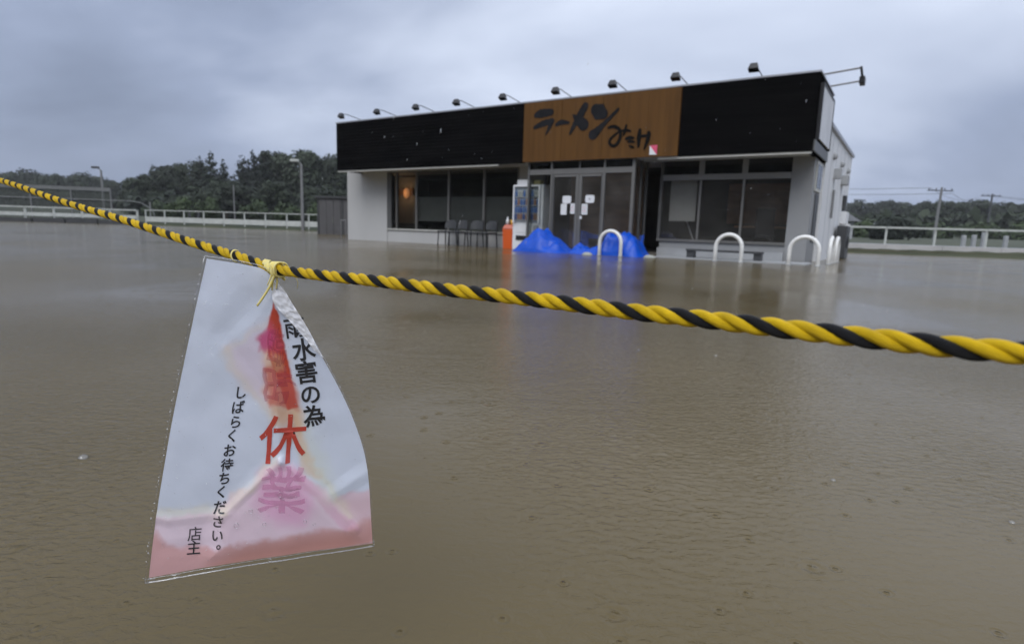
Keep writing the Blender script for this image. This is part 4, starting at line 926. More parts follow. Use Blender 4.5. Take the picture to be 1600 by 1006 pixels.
# ================================================================== FOREGROUND: rope and notice
D_ROPE = .0100; KR = .76; CR_ = .390
def rope_mat(name, col):
    m, nt, b = new_mat(name); N = nt.nodes.new; Lk = nt.links.new
    t_ = N('ShaderNodeTexCoord'); n = N('ShaderNodeTexNoise'); n.inputs['Scale'].default_value = 60; n.inputs['Detail'].default_value = 4; Lk(t_.outputs['Object'], n.inputs[0])
    r = N('ShaderNodeValToRGB'); Lk(n.outputs[0], r.inputs[0]); c = np.array(col)
    r.color_ramp.elements[0].position = .3; r.color_ramp.elements[1].position = .7; r.color_ramp.elements[0].color = (*(c * .78), 1); r.color_ramp.elements[1].color = (*np.clip(c * 1.12, 0, 1), 1)
    Lk(r.outputs[0], b.inputs['Base Color']); b.inputs['Roughness'].default_value = .55; b.inputs['Specular IOR Level'].default_value = .22
    wv = N('ShaderNodeTexWave'); wv.wave_type = 'BANDS'; wv.bands_direction = 'X'; wv.inputs['Scale'].default_value = 7.0
    Lk(N('ShaderNodeUVMap').outputs[0], wv.inputs[0])
    n3 = N('ShaderNodeTexNoise'); n3.inputs['Scale'].default_value = 700; Lk(t_.outputs['Object'], n3.inputs[0])
    a = N('ShaderNodeMath'); a.operation = 'MULTIPLY_ADD'; Lk(n3.outputs[0], a.inputs[0]); a.inputs[1].default_value = .5; Lk(wv.outputs[0], a.inputs[2])
    bp = N('ShaderNodeBump'); bp.inputs['Strength'].default_value = .8; bp.inputs['Distance'].default_value = .0011; Lk(a.outputs[0], bp.inputs['Height']); Lk(bp.outputs[0], b.inputs['Normal'])
    return m
MT['rope_yellow'] = rope_mat('yellow_rope_fibre', (.90, .585, .010)); MT['rope_black'] = rope_mat('black_rope_fibre', (.011, .011, .013))
RP = [(-420, 180), (-200, 232), (0, 282), (100, 316), (200, 346), (300, 379), (385, 405), (430, 420), (500, 430), (582, 438.5), (700, 453), (800, 464), (900, 476), (1000, 488.5), (1100, 499), (1250, 516.5), (1400, 533), (1500, 543.5), (1600, 551.5), (1800, 566), (2100, 586)]
def rope_point(px, py):
    d = ray(px, py); m = d[0] / d[1]; Y = CR_ / (1 + KR * m); return ORG + d * (Y / d[1])
def rope_interp(px):
    xs = [p[0] for p in RP]; ys = [p[1] for p in RP]
    i = max(1, min(len(xs) - 3, int(np.searchsorted(xs, px)) - 1)) if px > xs[1] else 0
    i = max(0, min(len(xs) - 2, int(np.searchsorted(xs, px)) - 1)); x0, x1 = xs[i], xs[i + 1]; f = (px - x0) / (x1 - x0)
    m0 = (ys[i + 1] - ys[max(i - 1, 0)]) / (xs[i + 1] - xs[max(i - 1, 0)]); m1 = (ys[min(i + 2, len(ys) - 1)] - ys[i]) / (xs[min(i + 2, len(xs) - 1)] - xs[i])
    h = x1 - x0
    return ys[i] * (2 * f ** 3 - 3 * f ** 2 + 1) + h * m0 * (f ** 3 - 2 * f ** 2 + f) + ys[i + 1] * (-2 * f ** 3 + 3 * f ** 2) + h * m1 * (f ** 3 - f ** 2)
cpts = np.array([rope_point(px, rope_interp(px)) for px in np.arange(-420, 2060, 8.0)])
sl = np.concatenate([[0], np.cumsum(np.linalg.norm(np.diff(cpts, axis=0), axis=1))])
NS = int(sl[-1] / .0011); sv = np.linspace(0, sl[-1], NS); cx_ = np.stack([np.interp(sv, sl, cpts[:, k]) for k in range(3)], 1)
tg = np.gradient(cx_, axis=0); tg /= np.linalg.norm(tg, axis=1)[:, None]
nA = np.cross(tg, np.array([0, 0, 1.0])); nA /= np.linalg.norm(nA, axis=1)[:, None]; nB = np.cross(tg, nA)
rope = thing('tiger_rope', 'yellow and black twisted rope stretched across the foreground', 'rope', tuple(cpts[0]))
PITCHL = .0370; rs_ = D_ROPE * .272; rc_ = D_ROPE * .5 - rs_ * .98
for k, m in enumerate(('rope_black', 'rope_yellow', 'rope_yellow')):
    ang = 2 * math.pi * sv / PITCHL + k * 2 * math.pi / 3 + 1.05
    ctr = cx_ + rc_ * (nA * np.cos(ang)[:, None] + nB * np.sin(ang)[:, None])
    tt = np.gradient(ctr, axis=0); tt /= np.linalg.norm(tt, axis=1)[:, None]
    a1 = np.cross(tt, nA); a1 /= np.linalg.norm(a1, axis=1)[:, None]; a2 = np.cross(tt, a1)
    n = 10; V = np.zeros((NS, n, 3))
    for q in range(n): V[:, q] = ctr + rs_ * (a1 * math.cos(2 * math.pi * q / n) + a2 * math.sin(2 * math.pi * q / n))
    V -= cpts[0]
    me = bpy.data.meshes.new('strand'); fs = [(i * n + q, i * n + (q + 1) % n, (i + 1) * n + (q + 1) % n, (i + 1) * n + q) for i in range(NS - 1) for q in range(n)]
    me.from_pydata(V.reshape(-1, 3).tolist(), [], fs); uvl = me.uv_layers.new(name='UVMap')
    uvd = np.zeros((len(fs), 4, 2)); ii = np.repeat(np.arange(NS - 1), n); qq = np.tile(np.arange(n), NS - 1)
    # yarn twist: u runs around the strand and along it
    for c_, (di, dq_) in enumerate(((0, 0), (0, 1), (1, 1), (1, 0))): uvd[:, c_, 0] = (qq + dq_) / n * 1.0 + sv[np.minimum(ii + di, NS - 1)] * 55; uvd[:, c_, 1] = (qq + dq_) / n
    uvl.data.foreach_set('uv', uvd.ravel())
    for p in me.polygons: p.use_smooth = True
    me.materials.append(MT[m]); o = link('strand', me, rope)
    if k == 0: o['label'] = 'black strand'

# ---- notice: a sheet of paper in a clear sleeve, hung from the rope by its hole
KP = rope_point(430, 421); NRM = np.array([-KP[0], -KP[1], 0]); NRM /= np.linalg.norm(NRM)
def sheet_pt(px, py, off=0.0):
    d = ray(px, py); t_ = ((KP - NRM * .004 - ORG) @ NRM) / (d @ NRM); return ORG + d * t_ + NRM * off
def poly_interp(pts, n):
    p = np.array(pts, float); s = np.concatenate([[0], np.cumsum(np.linalg.norm(np.diff(p, axis=0), axis=1))]); s /= s[-1]; q = np.linspace(0, 1, n)
    # smooth through points
    m = np.gradient(p, s, axis=0); out = []
    for f in q:
        i = min(len(s) - 2, max(0, int(np.searchsorted(s, f)) - 1)); h = s[i + 1] - s[i]; t_ = (f - s[i]) / h
        out.append(p[i] * (2 * t_ ** 3 - 3 * t_ ** 2 + 1) + h * m[i] * (t_ ** 3 - 2 * t_ ** 2 + t_) + p[i + 1] * (-2 * t_ ** 3 + 3 * t_ ** 2) + h * m[i + 1] * (t_ ** 3 - t_ ** 2))
    return np.array(out)
def coons(top, bot, lef, rig, nu, nv):
    T, B, Lf, Rg = poly_interp(top, nu), poly_interp(bot, nu), poly_interp(lef, nv), poly_interp(rig, nv)
    u = np.linspace(0, 1, nu)[None, :, None]; v = np.linspace(0, 1, nv)[:, None, None]
    return (1 - v) * T[None] + v * B[None] + (1 - u) * Lf[:, None] + u * Rg[:, None] - ((1 - u) * (1 - v) * T[0] + u * (1 - v) * T[-1] + (1 - u) * v * B[0] + u * v * B[-1])
def seg_d(x, y, a, b):
    ax, ay = a; bx, by = b; dx, dy = bx - ax, by - ay; t_ = np.clip(((x - ax) * dx + (y - ay) * dy) / (dx * dx + dy * dy), 0, 1)
    return np.hypot(x - ax - t_ * dx, y - ay - t_ * dy), t_
def inside(x, y, poly):
    r = np.zeros(x.shape, bool); n = len(poly)
    for i in range(n):
        (x1, y1), (x2, y2) = poly[i], poly[(i + 1) % n]
        c_ = ((y1 > y) != (y2 > y)); xi = (x2 - x1) * (y - y1) / ((y2 - y1) if y2 != y1 else 1e-9) + x1; r ^= c_ & (x < xi)
    return r
def soft(x, y, poly, w_):
    d = np.full(x.shape, 1e9)
    for i in range(len(poly)): d = np.minimum(d, seg_d(x, y, poly[i], poly[(i + 1) % len(poly)])[0])
    sd = np.where(inside(x, y, poly), d, -d); t_ = np.clip(sd / (2 * w_) + .5, 0, 1); return t_ * t_ * (3 - 2 * t_)
# smooth value noise for crumples and bleeding ink
_ng = np.random.default_rng(5).uniform(-1, 1, (64, 64))
def vnoise(x, y, s):
    X = x / s; Y = y / s; i = np.floor(X).astype(int); j = np.floor(Y).astype(int); fx = X - i; fy = Y - j; fx = fx * fx * (3 - 2 * fx); fy = fy * fy * (3 - 2 * fy)
    g_ = lambda a, b: _ng[a % 64, b % 64]
    return (g_(i, j) * (1 - fx) + g_(i + 1, j) * fx) * (1 - fy) + (g_(i, j + 1) * (1 - fx) + g_(i + 1, j + 1) * fx) * fy
RIDGES = [((430, 440), (428, 560), .0020, 12), ((428, 560), (438, 720), .0020, 9), ((438, 718), (345, 806), .0022, 6), ((440, 718), (556, 824), .0026, 6), ((470, 745), (545, 815), -.0020, 6),
          ((430, 445), (545, 700), .0016, 26), ((432, 436), (335, 545), -.0014, 22), ((330, 560), (420, 480), .0012, 16), ((350, 520), (410, 600), -.0012, 14), ((520, 770), (575, 735), .0022, 10), ((232, 805), (262, 812), .0018, 8), ((262, 812), (360, 800), .0016, 8), ((255, 855), (345, 850), -.0012, 9)]
def relief(x, y):
    x = np.asarray(x, float); y = np.asarray(y, float); z = np.zeros(x.shape)
    for a, b, hgt, w_ in RIDGES:
        d, t_ = seg_d(x, y, a, b); z = z + hgt * (.5 * np.exp(-(d / w_) ** 2) + .6 * np.clip(1 - d / (1.6 * w_), 0, 1)) * (.5 + .5 * np.sin(np.pi * np.clip(t_, .08, .92)))
    tri = soft(x, y, [(438, 718), (345, 806), (330, 868), (560, 835), (556, 822)], 22); z = z + .0055 * tri
    low = np.clip((y - 790) / 90, 0, 1); z = z + .0035 * low * low * (1 - .4 * low)
    z = z + .0014 * vnoise(x, y, 70) + .0006 * vnoise(x + 300, y, 34) + .00012 * vnoise(x, y + 90, 13)
    # gathered towards the hole
    dk = np.hypot(x - 430, y - 425); z = z + .003 * np.exp(-(dk / 40) ** 2)
    return z
PAPER = (.72, .77, .865)
def paint(x, y):
    n8 = vnoise(x, y, 17); n3 = vnoise(x + 51, y + 17, 7); xw = x + 5 * n8 + 2 * n3; yw = y + 5 * vnoise(x + 99, y, 19) + 2 * vnoise(x, y + 77, 6)
    C = np.ones(x.shape + (3,)) * np.array(PAPER)
    def lay(col, a): 
        nonlocal C; a = np.clip(a, 0, 1)[..., None]; C = C * (1 - a) + np.array(col) * a
    lay((.66, .70, .80), .35 * (.5 + .5 * vnoise(x, y, 55)))
    # water in the bottom of the sleeve, dyed pink
    lay((.82, .62, .69), .88 * soft(xw, yw, [(215, 806), (262, 805), (330, 802), (385, 757), (432, 715), (470, 735), (520, 776), (560, 766), (600, 764), (600, 930), (210, 930)], 5))
    lay((.86, .72, .80), .6 * soft(xw, yw, [(236, 812), (262, 806), (345, 806), (352, 850), (262, 852), (250, 832)], 3))
    lay((.66, .36, .34), .85 * soft(x, yw, [(215, 828), (246, 832), (262, 853), (300, 856), (345, 852), (372, 846), (430, 838), (500, 826), (545, 822), (600, 800), (600, 940), (205, 940)], 7))
    lay((.62, .27, .20), .55 * soft(x, y, [(330, 880), (380, 852), (560, 826), (600, 815), (600, 860), (320, 915)], 16))
    lay((.66, .40, .40), .35 * soft(x, y, [(520, 780), (600, 768), (600, 850), (560, 850)], 12))
    lay((.80, .42, .62), .75 * soft(xw, yw, [(405, 735), (432, 722), (470, 735), (492, 790), (470, 815), (430, 815), (398, 785)], 16))
    lay((.72, .36, .50), .45 * soft(x, yw, [(432, 716), (472, 738), (552, 812), (562, 826), (540, 826), (490, 775)], 4))  # darker pink strip painted as the shaded facet along the fold
    # pale yellow tide marks; those by the triangle also paint bright fold edges
    for a, b in (((232, 800), (350, 798)), ((350, 798), (428, 716)), ((470, 700), (545, 802))):
        d, _ = seg_d(xw, yw, a, b); lay((.80, .72, .52), .45 * np.exp(-(d / 7) ** 2))
    d, _ = seg_d(xw, yw, (475, 660), (515, 770)); lay((.74, .78, .62), .35 * np.exp(-(d / 16) ** 2))
    # pink halo left of the red fold
    lay((.80, .58, .66), .50 * soft(xw, yw, [(425, 500), (395, 520), (352, 548), (372, 585), (400, 620), (440, 640), (440, 520)], 16))
    d, _ = seg_d(xw, yw, (352, 548), (412, 508)); lay((.82, .72, .62), .35 * np.exp(-(d / 6) ** 2))
    d, _ = seg_d(xw, yw, (352, 552), (430, 655)); lay((.80, .68, .50), .40 * np.exp(-(d / 9) ** 2))
    # the bled red characters along the fold
    lay((.78, .50, .30), .75 * soft(xw, yw, [(424, 500), (446, 560), (468, 640), (470, 690), (452, 660), (430, 660), (412, 600), (410, 545)], 10))
    lay((.54, .060, .026), 1.0 * soft(x + 1.0 * n3, yw, [(427, 472), (434, 488), (442, 524), (453, 575), (465, 634), (450, 642), (436, 600), (420, 552), (417, 515)], 2.2))
    lay((.62, .09, .14), .80 * soft(xw, yw, [(424, 500), (405, 532), (406, 546), (432, 548), (440, 535)], 6))
    lay((.58, .07, .24), .70 * soft(xw, yw, [(414, 515), (404, 532), (405, 545), (424, 544), (428, 520)], 5))
    lay((.60, .11, .08), .75 * soft(xw, yw, [(410, 572), (418, 615), (424, 634), (462, 640), (464, 620), (448, 575), (430, 568)], 6))
    lay((.72, .40, .22), .60 * soft(xw, yw, [(425, 550), (442, 552), (448, 576), (432, 582)], 5))
    lay((.70, .42, .26), .55 * soft(xw, yw, [(428, 640), (462, 640), (466, 690), (440, 690)], 7))
    lay((.78, .56, .34), .55 * soft(xw, yw, [(455, 640), (466, 640), (486, 720), (500, 745), (470, 735)], 7))
    return np.clip(C, 0, 1)
def paper_mat():
    m, nt, b = new_mat('printed_paper'); N = nt.nodes.new; Lk = nt.links.new
    a = N('ShaderNodeVertexColor'); a.layer_name = 'print'; Lk(a.outputs[0], b.inputs['Base Color']); b.inputs['Roughness'].default_value = .55
    t_ = N('ShaderNodeTexCoord'); n = N('ShaderNodeTexNoise'); n.inputs['Scale'].default_value = 180; n.inputs['Detail'].default_value = 4; Lk(t_.outputs['Object'], n.inputs[0])
    bp = N('ShaderNodeBump'); bp.inputs['Strength'].default_value = .12; bp.inputs['Distance'].default_value = .001; Lk(n.outputs[0], bp.inputs['Height']); Lk(bp.outputs[0], b.inputs['Normal'])
    tl = N('ShaderNodeBsdfTranslucent'); Lk(a.outputs[0], tl.inputs[0]); mx = N('ShaderNodeMixShader'); mx.inputs[0].default_value = .25
    Lk(b.outputs[0], mx.inputs[1]); Lk(tl.outputs[0], mx.inputs[2]); Lk(mx.outputs[0], nt.nodes['Material Output'].inputs[0]); return m
def film_mat():
    m = bpy.data.materials.new('clear_sleeve_film'); m.use_nodes = True; nt = m.node_tree; nt.nodes.clear(); N = nt.nodes.new; Lk = nt.links.new
    tr = N('ShaderNodeBsdfTransparent'); tr.inputs[0].default_value = (.97, .97, .98, 1); gl = N('ShaderNodeBsdfGlossy'); gl.inputs['Roughness'].default_value = .07
    fr = thin_fresnel(nt, 1.5)
    t_ = N('ShaderNodeTexCoord'); n = N('ShaderNodeTexNoise'); n.inputs['Scale'].default_value = 26; n.inputs['Detail'].default_value = 4; n.inputs['Distortion'].default_value = .8; Lk(t_.outputs['Object'], n.inputs[0])
    bp = N('ShaderNodeBump'); bp.inputs['Strength'].default_value = .35; bp.inputs['Distance'].default_value = .004; Lk(n.outputs[0], bp.inputs['Height'])
    Lk(bp.outputs[0], gl.inputs['Normal']); Lk(bp.outputs[0], fr.inputs['Normal'])
    mx = N('ShaderNodeMixShader'); Lk(fr.outputs[0], mx.inputs[0]); Lk(tr.outputs[0], mx.inputs[1]); Lk(gl.outputs[0], mx.inputs[2])
    o = N('ShaderNodeOutputMaterial'); Lk(mx.outputs[0], o.inputs[0]); return m
MT['film_clear'] = film_mat(); MT['sleeve_edge'] = glass_mat('sleeve_weld', (.96, .96, .97), 1.5, .1, .22)
nt_root = thing('notice_sleeve', 'rain soaked paper closure notice in a clear plastic sleeve hanging from the rope', 'notice', tuple(KP))
def to_local(A): return A - KP
NU, NV = 250, 360
TOP = [(323, 404), (352, 408.5), (385, 414), (410, 420), (426, 432)]
RIG = [(426, 432), (436, 449), (455, 480), (480, 517), (503, 557), (524, 595), (541, 629), (557, 668), (569, 706), (576, 752), (579, 800), (582, 848)]
BOT = [(233, 901), (300, 888), (400, 871), (500, 858), (582, 848)]
LEF = [(323, 404), (306, 480), (289, 560), (272, 642), (257, 726), (243, 815), (233, 901)]
G = coons(TOP, BOT, LEF, RIG, NU, NV); GX, GY = G[..., 0], G[..., 1]; GZ = relief(GX, GY)
def sheet_arr(X, Y, Z):
    a = (X - 800) / F_PX; b = (Y - 503) / F_PX; dd = FW[None, None] + a[..., None] * RT - b[..., None] * UP
    t_ = ((KP - NRM * .004 - ORG) @ NRM) / (dd @ NRM); return ORG + dd * t_[..., None] + Z[..., None] * NRM
def grid_mesh(name, V, m, smooth=True):
    nv_, nu_ = V.shape[:2]; idx = np.arange(nv_ * nu_).reshape(nv_, nu_)
    fs = np.stack([idx[:-1, :-1], idx[1:, :-1], idx[1:, 1:], idx[:-1, 1:]], -1).reshape(-1, 4)
    me = bpy.data.meshes.new(name); me.from_pydata(to_local(V.reshape(-1, 3)).tolist(), [], fs.tolist())
    me.polygons.foreach_set('use_smooth', np.ones(len(fs), bool)); me.materials.append(m); return me
me = grid_mesh('paper', sheet_arr(GX, GY, GZ), paper_mat())
ca = me.color_attributes.new('print', 'FLOAT_COLOR', 'POINT'); PC = paint(GX, GY).reshape(-1, 3)
ca.data.foreach_set('color', np.concatenate([PC, np.ones((len(PC), 1))], 1).astype(np.float32).ravel()); link('paper', me, nt_root)
# clear sleeve, a little larger than the paper
TOPs = [(320, 400), (352, 404), (386, 410), (412, 417), (428, 430)]; RIGs = [(428, 430)] + [(x + 1.8, y - .5) for x, y in RIG[1:-1]] + [(584, 851)]
BOTs = [(227, 909), (300, 895.5), (400, 878), (500, 864.5), (584, 851)]; LEFs = [(320, 400), (302, 480), (284.5, 560), (267, 642), (252, 726), (238, 815), (227, 909)]
Gs = coons(TOPs, BOTs, LEFs, RIGs, 90, 130); link('plastic_sleeve', grid_mesh('plastic_sleeve', sheet_arr(Gs[..., 0], Gs[..., 1], relief(Gs[..., 0], Gs[..., 1]) + .0016 + .0009 * vnoise(Gs[..., 0], Gs[..., 1], 33)), MT['film_clear']), nt_root)
def sp3(px, py, off): return tuple(to_local(sheet_pt(px, py, float(relief(px, py)) + off)))
for pts, rr in ((LEFs, .0005), (BOTs, .0007), (RIGs, .0005), (TOPs, .0005)):
    pi = poly_interp(pts, 40); MB().tube([sp3(x, y, .0012) for x, y in pi], rr, 6).build('sleeve_weld', MT['sleeve_edge'], nt_root, True)
pi = poly_interp([(x + 1.5, y - 6.5) for x, y in BOTs], 40); MB().tube([sp3(x, y, .0012) for x, y in pi], .00035, 5).build('sleeve_weld', MT['sleeve_edge'], nt_root, True)
for (a, b) in ((230, 243), (268, 281), (420, 425)):       # little trapped air pockets in the seam
    y_ = lambda x: np.interp(x, [p[0] for p in BOTs], [p[1] for p in BOTs])
    pts = [sp3(x, y, .0016) for x, y in ((a, y_(a) - 1.5), (a + 1, y_(a) - 5.5), (b - 1, y_(b) - 5.5), (b, y_(b) - 1.5), ((a + b) / 2, y_(b) - .8), (a, y_(a) - 1.5))]
    MB().tube(pts, .00035, 5).build('air_pocket', MT['sleeve_edge'], nt_root, True)
# lettering
def glyph(ch, cx, cy, size, rot=0.0, shear=0.0, bold=.012, sx_=1.0, m=None, off=.0007, name='lettering', warp=0.0):
    cu = bpy.data.curves.new('glyph', 'FONT'); cu.body = ch; cu.size = 1.0; cu.offset = bold; cu.resolution_u = 4
    o = bpy.data.objects.new('glyph', cu); COL.objects.link(o); dg = bpy.context.evaluated_depsgraph_get(); me_ = bpy.data.meshes.new_from_object(o.evaluated_get(dg))
    bpy.data.objects.remove(o); bpy.data.curves.remove(cu)
    bm = bmesh.new(); bm.from_mesh(me_); bmesh.ops.remove_doubles(bm, verts=bm.verts[:], dist=1e-5); bmesh.ops.triangulate(bm, faces=bm.faces[:])
    lng = [e_ for e_ in bm.edges if e_.calc_length() > .16]
    if lng: bmesh.ops.subdivide_edges(bm, edges=lng, cuts=3); bmesh.ops.triangulate(bm, faces=bm.faces[:])
    xs = [v_.co.x for v_ in bm.verts]; x0 = (min(xs) + max(xs)) / 2 if ch not in '。' else .5
    c_, s_ = math.cos(math.radians(rot)), math.sin(math.radians(rot))
    for v_ in bm.verts:
        x = (v_.co.x - .5) * sx_ * size; y = (v_.co.y - .375) * size; x += shear * y
        px = cx + x * c_ - y * s_ * 1.0; py = cy - (x * s_ + y * c_)
        if warp: wx = float(vnoise(np.array(px + 7.), np.array(py), 15.)) * warp; py += float(vnoise(np.array(px), np.array(py + 31.), 15.)) * warp; px += wx
        v_.co = Vector(to_local(sheet_pt(px, py, float(relief(px, py)) + off)))
    bm.to_mesh(me_); bm.free(); me_.name = name; me_.materials.clear(); me_.materials.append(m or MT['ink']); return link(name, me_, nt_root)
def ink(name, col, alpha=1.0):
    m, nt, b = new_mat(name); b.inputs['Base Color'].default_value = (*col, 1); b.inputs['Alpha'].default_value = alpha; b.inputs['Roughness'].default_value = .5; return m
I_BLACK = ink('print_black', (.014, .014, .018)); I_FADE = ink('print_faded', (.035, .028, .034), .88); I_RED = ink('print_red', (.50, .045, .022), .92); I_PINK = ink('print_pink', (.60, .16, .36), .30); I_RED2 = ink('print_bled_red', (.50, .05, .09), .30)
glyph('雨', 460, 511, 34, 8, 0, .014, m=I_BLACK)
for ch, x, y, s in (('水', 474, 545, 37), ('害', 478.5, 580.5, 37), ('の', 485, 615, 34), ('為', 491, 649.5, 36)): glyph(ch, x, y, s, 8, 0, .02, m=I_BLACK)
for ch, x, y in zip('しばらくお待ちください。', (375.8, 371.7, 368, 363, 358.7, 355, 351, 346.3, 343.5, 341, 340, 349), (613, 636, 658.6, 680, 702.5, 725, 746, 767.4, 790.5, 811.5, 833, 844)):
    glyph(ch, x, y, 21 if ch != '待' else 20.5, 5, .20, .018, m=I_BLACK if y < 810 else I_FADE)
glyph('店', 304.5, 833, 23, 4, .12, .008, m=I_FADE); glyph('主', 303, 854, 23, 4, .12, .008, m=I_BLACK)
glyph('休', 442, 685, 80, 2, .10, .010, .95, m=I_RED, warp=1.5); glyph('業', 440, 764, 78, 0, .06, .012, 1.0, m=I_PINK, off=.0008, warp=5); glyph('時', 436, 604, 68, -4, -.04, .012, .78, m=I_RED2, warp=4); glyph('臨', 432, 540, 60, -4, 0, .01, .5, m=I_RED2, warp=5)
# folded right shoulder of the sleeve, crinkled
FL = [((428, 440), (434, 441)), ((425, 456), (444, 452)), ((427, 470), (456, 472)), ((437, 484), (470, 494)), ((452, 500), (483, 516)), ((470, 520), (495, 540)), ((490, 545), (505, 557))]
fl_l = poly_interp([a for a, b in FL], 44); fl_r = poly_interp([b for a, b in FL], 44); V = np.zeros((44, 12, 3))
for i in range(44):
    for j in range(12):
        f = j / 11; px, py = fl_l[i] * (1 - f) + fl_r[i] * f; h_ = .0022 * f + .0012 * float(vnoise(np.array(px * 3.0), np.array(py * 3.0), 9)) + .0007 * float(vnoise(np.array(px * 5.0), np.array(py * 5.0), 7))
        V[i, j] = sheet_pt(px, py, float(relief(px, py)) + .0035 + h_)
me = grid_mesh('folded_flap', V, mat('folded_paper', (.88, .89, .92), .5, var=.04, scale=200)); link('folded_flap', me, nt_root)
V2 = V + NRM * (.0012 + .0004 * RNG.normal(size=V.shape[:2]))[..., None]; me = grid_mesh('flap_film', V2, MT['film_clear'], False); link('flap_film', me, nt_root)
# rain beads on the sleeve and air bubbles under it
bead = MB()
for k in range(230):
    u_, v_ = RNG.uniform(0.02, .98, 2); i, j = int(v_ * (NV - 1)), int(u_ * (NU - 1)); px, py = G[i, j]; c_ = to_local(sheet_pt(px, py, GZ[i, j] + .0028)); bead.ball(c_, RNG.uniform(.0002, .00065), 6, 4)
for k in range(52):      # along the left and upper right welds
    if k < 42: f = RNG.uniform(0, 1); px, py = np.array([np.interp(f, np.linspace(0, 1, len(LEFs)), [p[q] for p in LEFs]) for q in (0, 1)]) + RNG.normal(0, 1.0, 2) - [1, 0]
    else: f = RNG.uniform(0, .6); px, py = np.array([np.interp(f, np.linspace(0, 1, len(RIGs)), [p[q] for p in RIGs]) for q in (0, 1)]) + RNG.normal(0, 1.0, 2)
    bead.ball(to_local(sheet_pt(px, py, float(relief(px, py)) + .002)), RNG.uniform(.0003, .0008), 7, 5)
o = bead.build('rain_bead', MT['sleeve_edge'], nt_root, True); o['kind'] = 'stuff'
for (px, py, r_) in ((437, 768, .0026), (392, 793, .0022), (370, 815, .0026), (413, 813, .0021), (403, 790, .0013), (462, 772, .0013), (476, 809, .002), (490, 813, .0016), (433, 787, .0015), (405, 802, .0011), (452, 800, .0009), (420, 800, .0008)):
    c_ = np.array(to_local(sheet_pt(px, py, float(relief(px, py)) + .0022))); e1 = np.cross(NRM, [0, 0, 1]); e2 = np.array([0, 0, 1.0])
    MB().tube([c_ + (e1 * math.cos(q) * .8 + e2 * math.sin(q)) * r_ for q in np.linspace(0, 2 * math.pi, 17)], r_ * .13, 5, False).build('air_bubble', MT['sleeve_edge'], nt_root, True)

# ---- yellow plastic twine tying the sleeve to the rope
TW = mat('pale_yellow_twine', (.62, .50, .10), .45, var=.15, scale=300, tint=(.66, .60, .30))
tw = thing('plastic_twine', 'frayed pale yellow plastic twine knotted round the rope above the notice', 'twine', tuple(KP))
def rp_off(px, ang, k=1.12):
    P_ = rope_point(px, rope_interp(px)); T_ = rope_point(px + 2, rope_interp(px + 2)) - P_; T_ /= np.linalg.norm(T_); a_ = np.cross(T_, [0, 0, 1.0]); a_ /= np.linalg.norm(a_); b_ = np.cross(T_, a_)
    return to_local(P_ + (a_ * math.cos(ang) + b_ * math.sin(ang)) * D_ROPE * .5 * k)
MB().tube([rp_off(363 + q * 1.0, 2.2 + q * .62) for q in np.linspace(0, 9, 30)], .0009, 6).build('wrap', TW, tw, True)
for s_ in range(4): MB().tube([rp_off(396 + s_ * 5 + q * 2.1, 1.2 + s_ * .5 + q * .42, 1.10 + .03 * s_) for q in np.linspace(0, 11, 34)], .0011, 6).build('wrap', TW, tw, True)
for s_ in range(5): MB().tube([rp_off(424 + s_ * 3.2 + q * .5, .6 + s_ * .9 + q * .75, 1.14 + .06 * s_) for q in np.linspace(0, 9, 34)], .0010, 6).build('wrap', TW, tw, True)
fr = lambda px, py, off: tuple(to_local(sheet_pt(px, py, off)))
def tail(pts, r0, r1, name='tail'):
    pi = poly_interp([(p[0], p[1]) for p in pts], 16); of = np.interp(np.linspace(0, 1, 16), np.linspace(0, 1, len(pts)), [p[2] for p in pts]); MB().tube([fr(x, y, o_) for (x, y), o_ in zip(pi, of)], list(np.linspace(r0, r1, 16)), 6).build(name, TW, tw, True)
MB().ball(fr(429, 424, .010), .0042, 10, 7, (1, 1, 1.3)).build('knot', TW, tw, True)
tail([(429, 428, .012), (422, 445, .011), (411, 463, .010), (402, 476, .009)], .0014, .0011)
tail([(430, 428, .011), (426, 440, .010), (425, 452, .009)], .0012, .0007)
tail([(432, 427, .009), (440, 432, .009), (445, 436, .008)], .0013, .0015)
tail([(426, 422, .011), (423, 432, .011), (418, 444, .010)], .0010, .0005)
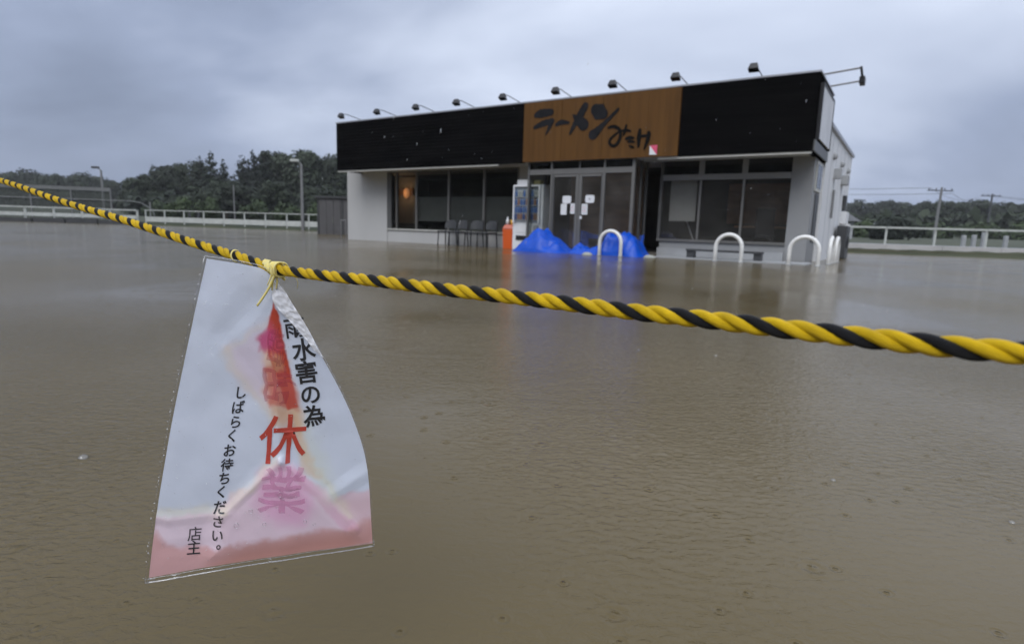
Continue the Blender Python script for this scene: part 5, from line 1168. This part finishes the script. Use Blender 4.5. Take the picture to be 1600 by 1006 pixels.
tail([(432, 428, .010), (433, 440, .010), (431, 450, .009)], .0010, .0006)
tail([(462, 434, .004), (465, 440, .004), (464, 450, .003)], .0003, .0002)

# ---- floating bubbles on the water, falling rain
BUB = glass_mat('bubble_film', (.9, .9, .88), 1.4, .03, .12)
for k, (px, py, r_, lb) in enumerate(((130, 716, .011, 'water bubble floating left of the notice, largest one'), (998, 547, .006, 'tiny bubble floating below the middle of the rope'), (1302, 751, .006, 'tiny bright bubble floating at lower right'), (1581, 817, .006, 'tiny bright bubble floating near the right edge'), (1118, 556, .008, 'tiny bubble floating below the right half of the rope'))):
    p = on_z(px, py); o = MB().ball((0, 0, 0), r_, 14, 6, (1, 1, .75), True).build('floating_bubble', BUB, None, True); o.location = (p[0], p[1], .0005); tag(o, lb, 'bubble', 'bubbles on the flood water')
rain = MB()
for k in range(150):
    Y = RNG.uniform(2.5, 11); px = RNG.uniform(420, 1420); py = RNG.uniform(60, 560); p = at_depth(px, py, Y)
    if p[2] < .1: continue
    s_ = RNG.uniform(.6, 1.1) * .0017; a = Vector((.22, 0, 1)).normalized() * s_ * 6
    rain.tube([p - np.array(a), p - np.array(a) * .4, p + np.array(a) * .3, p + np.array(a)], [s_ * .35, s_, s_ * .8, s_ * .1], 6)
tag(rain.build('rain', glass_mat('raindrop', (1, 1, 1), 1.33, .02, .5), None, True), 'sparse falling raindrops in front of the restaurant', 'rain', None, 'stuff')

# ---- damp air
hz = MB().box(-436, 436, -426, 446, -1.5, 42)
hm = bpy.data.materials.new('damp_air'); hm.use_nodes = True; nt = hm.node_tree; nt.nodes.clear()
pv = nt.nodes.new('ShaderNodeVolumePrincipled'); pv.inputs['Color'].default_value = (.93, .95, 1.0, 1); pv.inputs['Density'].default_value = .0004; pv.inputs['Anisotropy'].default_value = 0.0
oo = nt.nodes.new('ShaderNodeOutputMaterial'); nt.links.new(pv.outputs[0], oo.inputs['Volume'])
tag(hz.build('haze', hm), 'thin grey rain haze over the flooded fields', None, None, 'stuff')
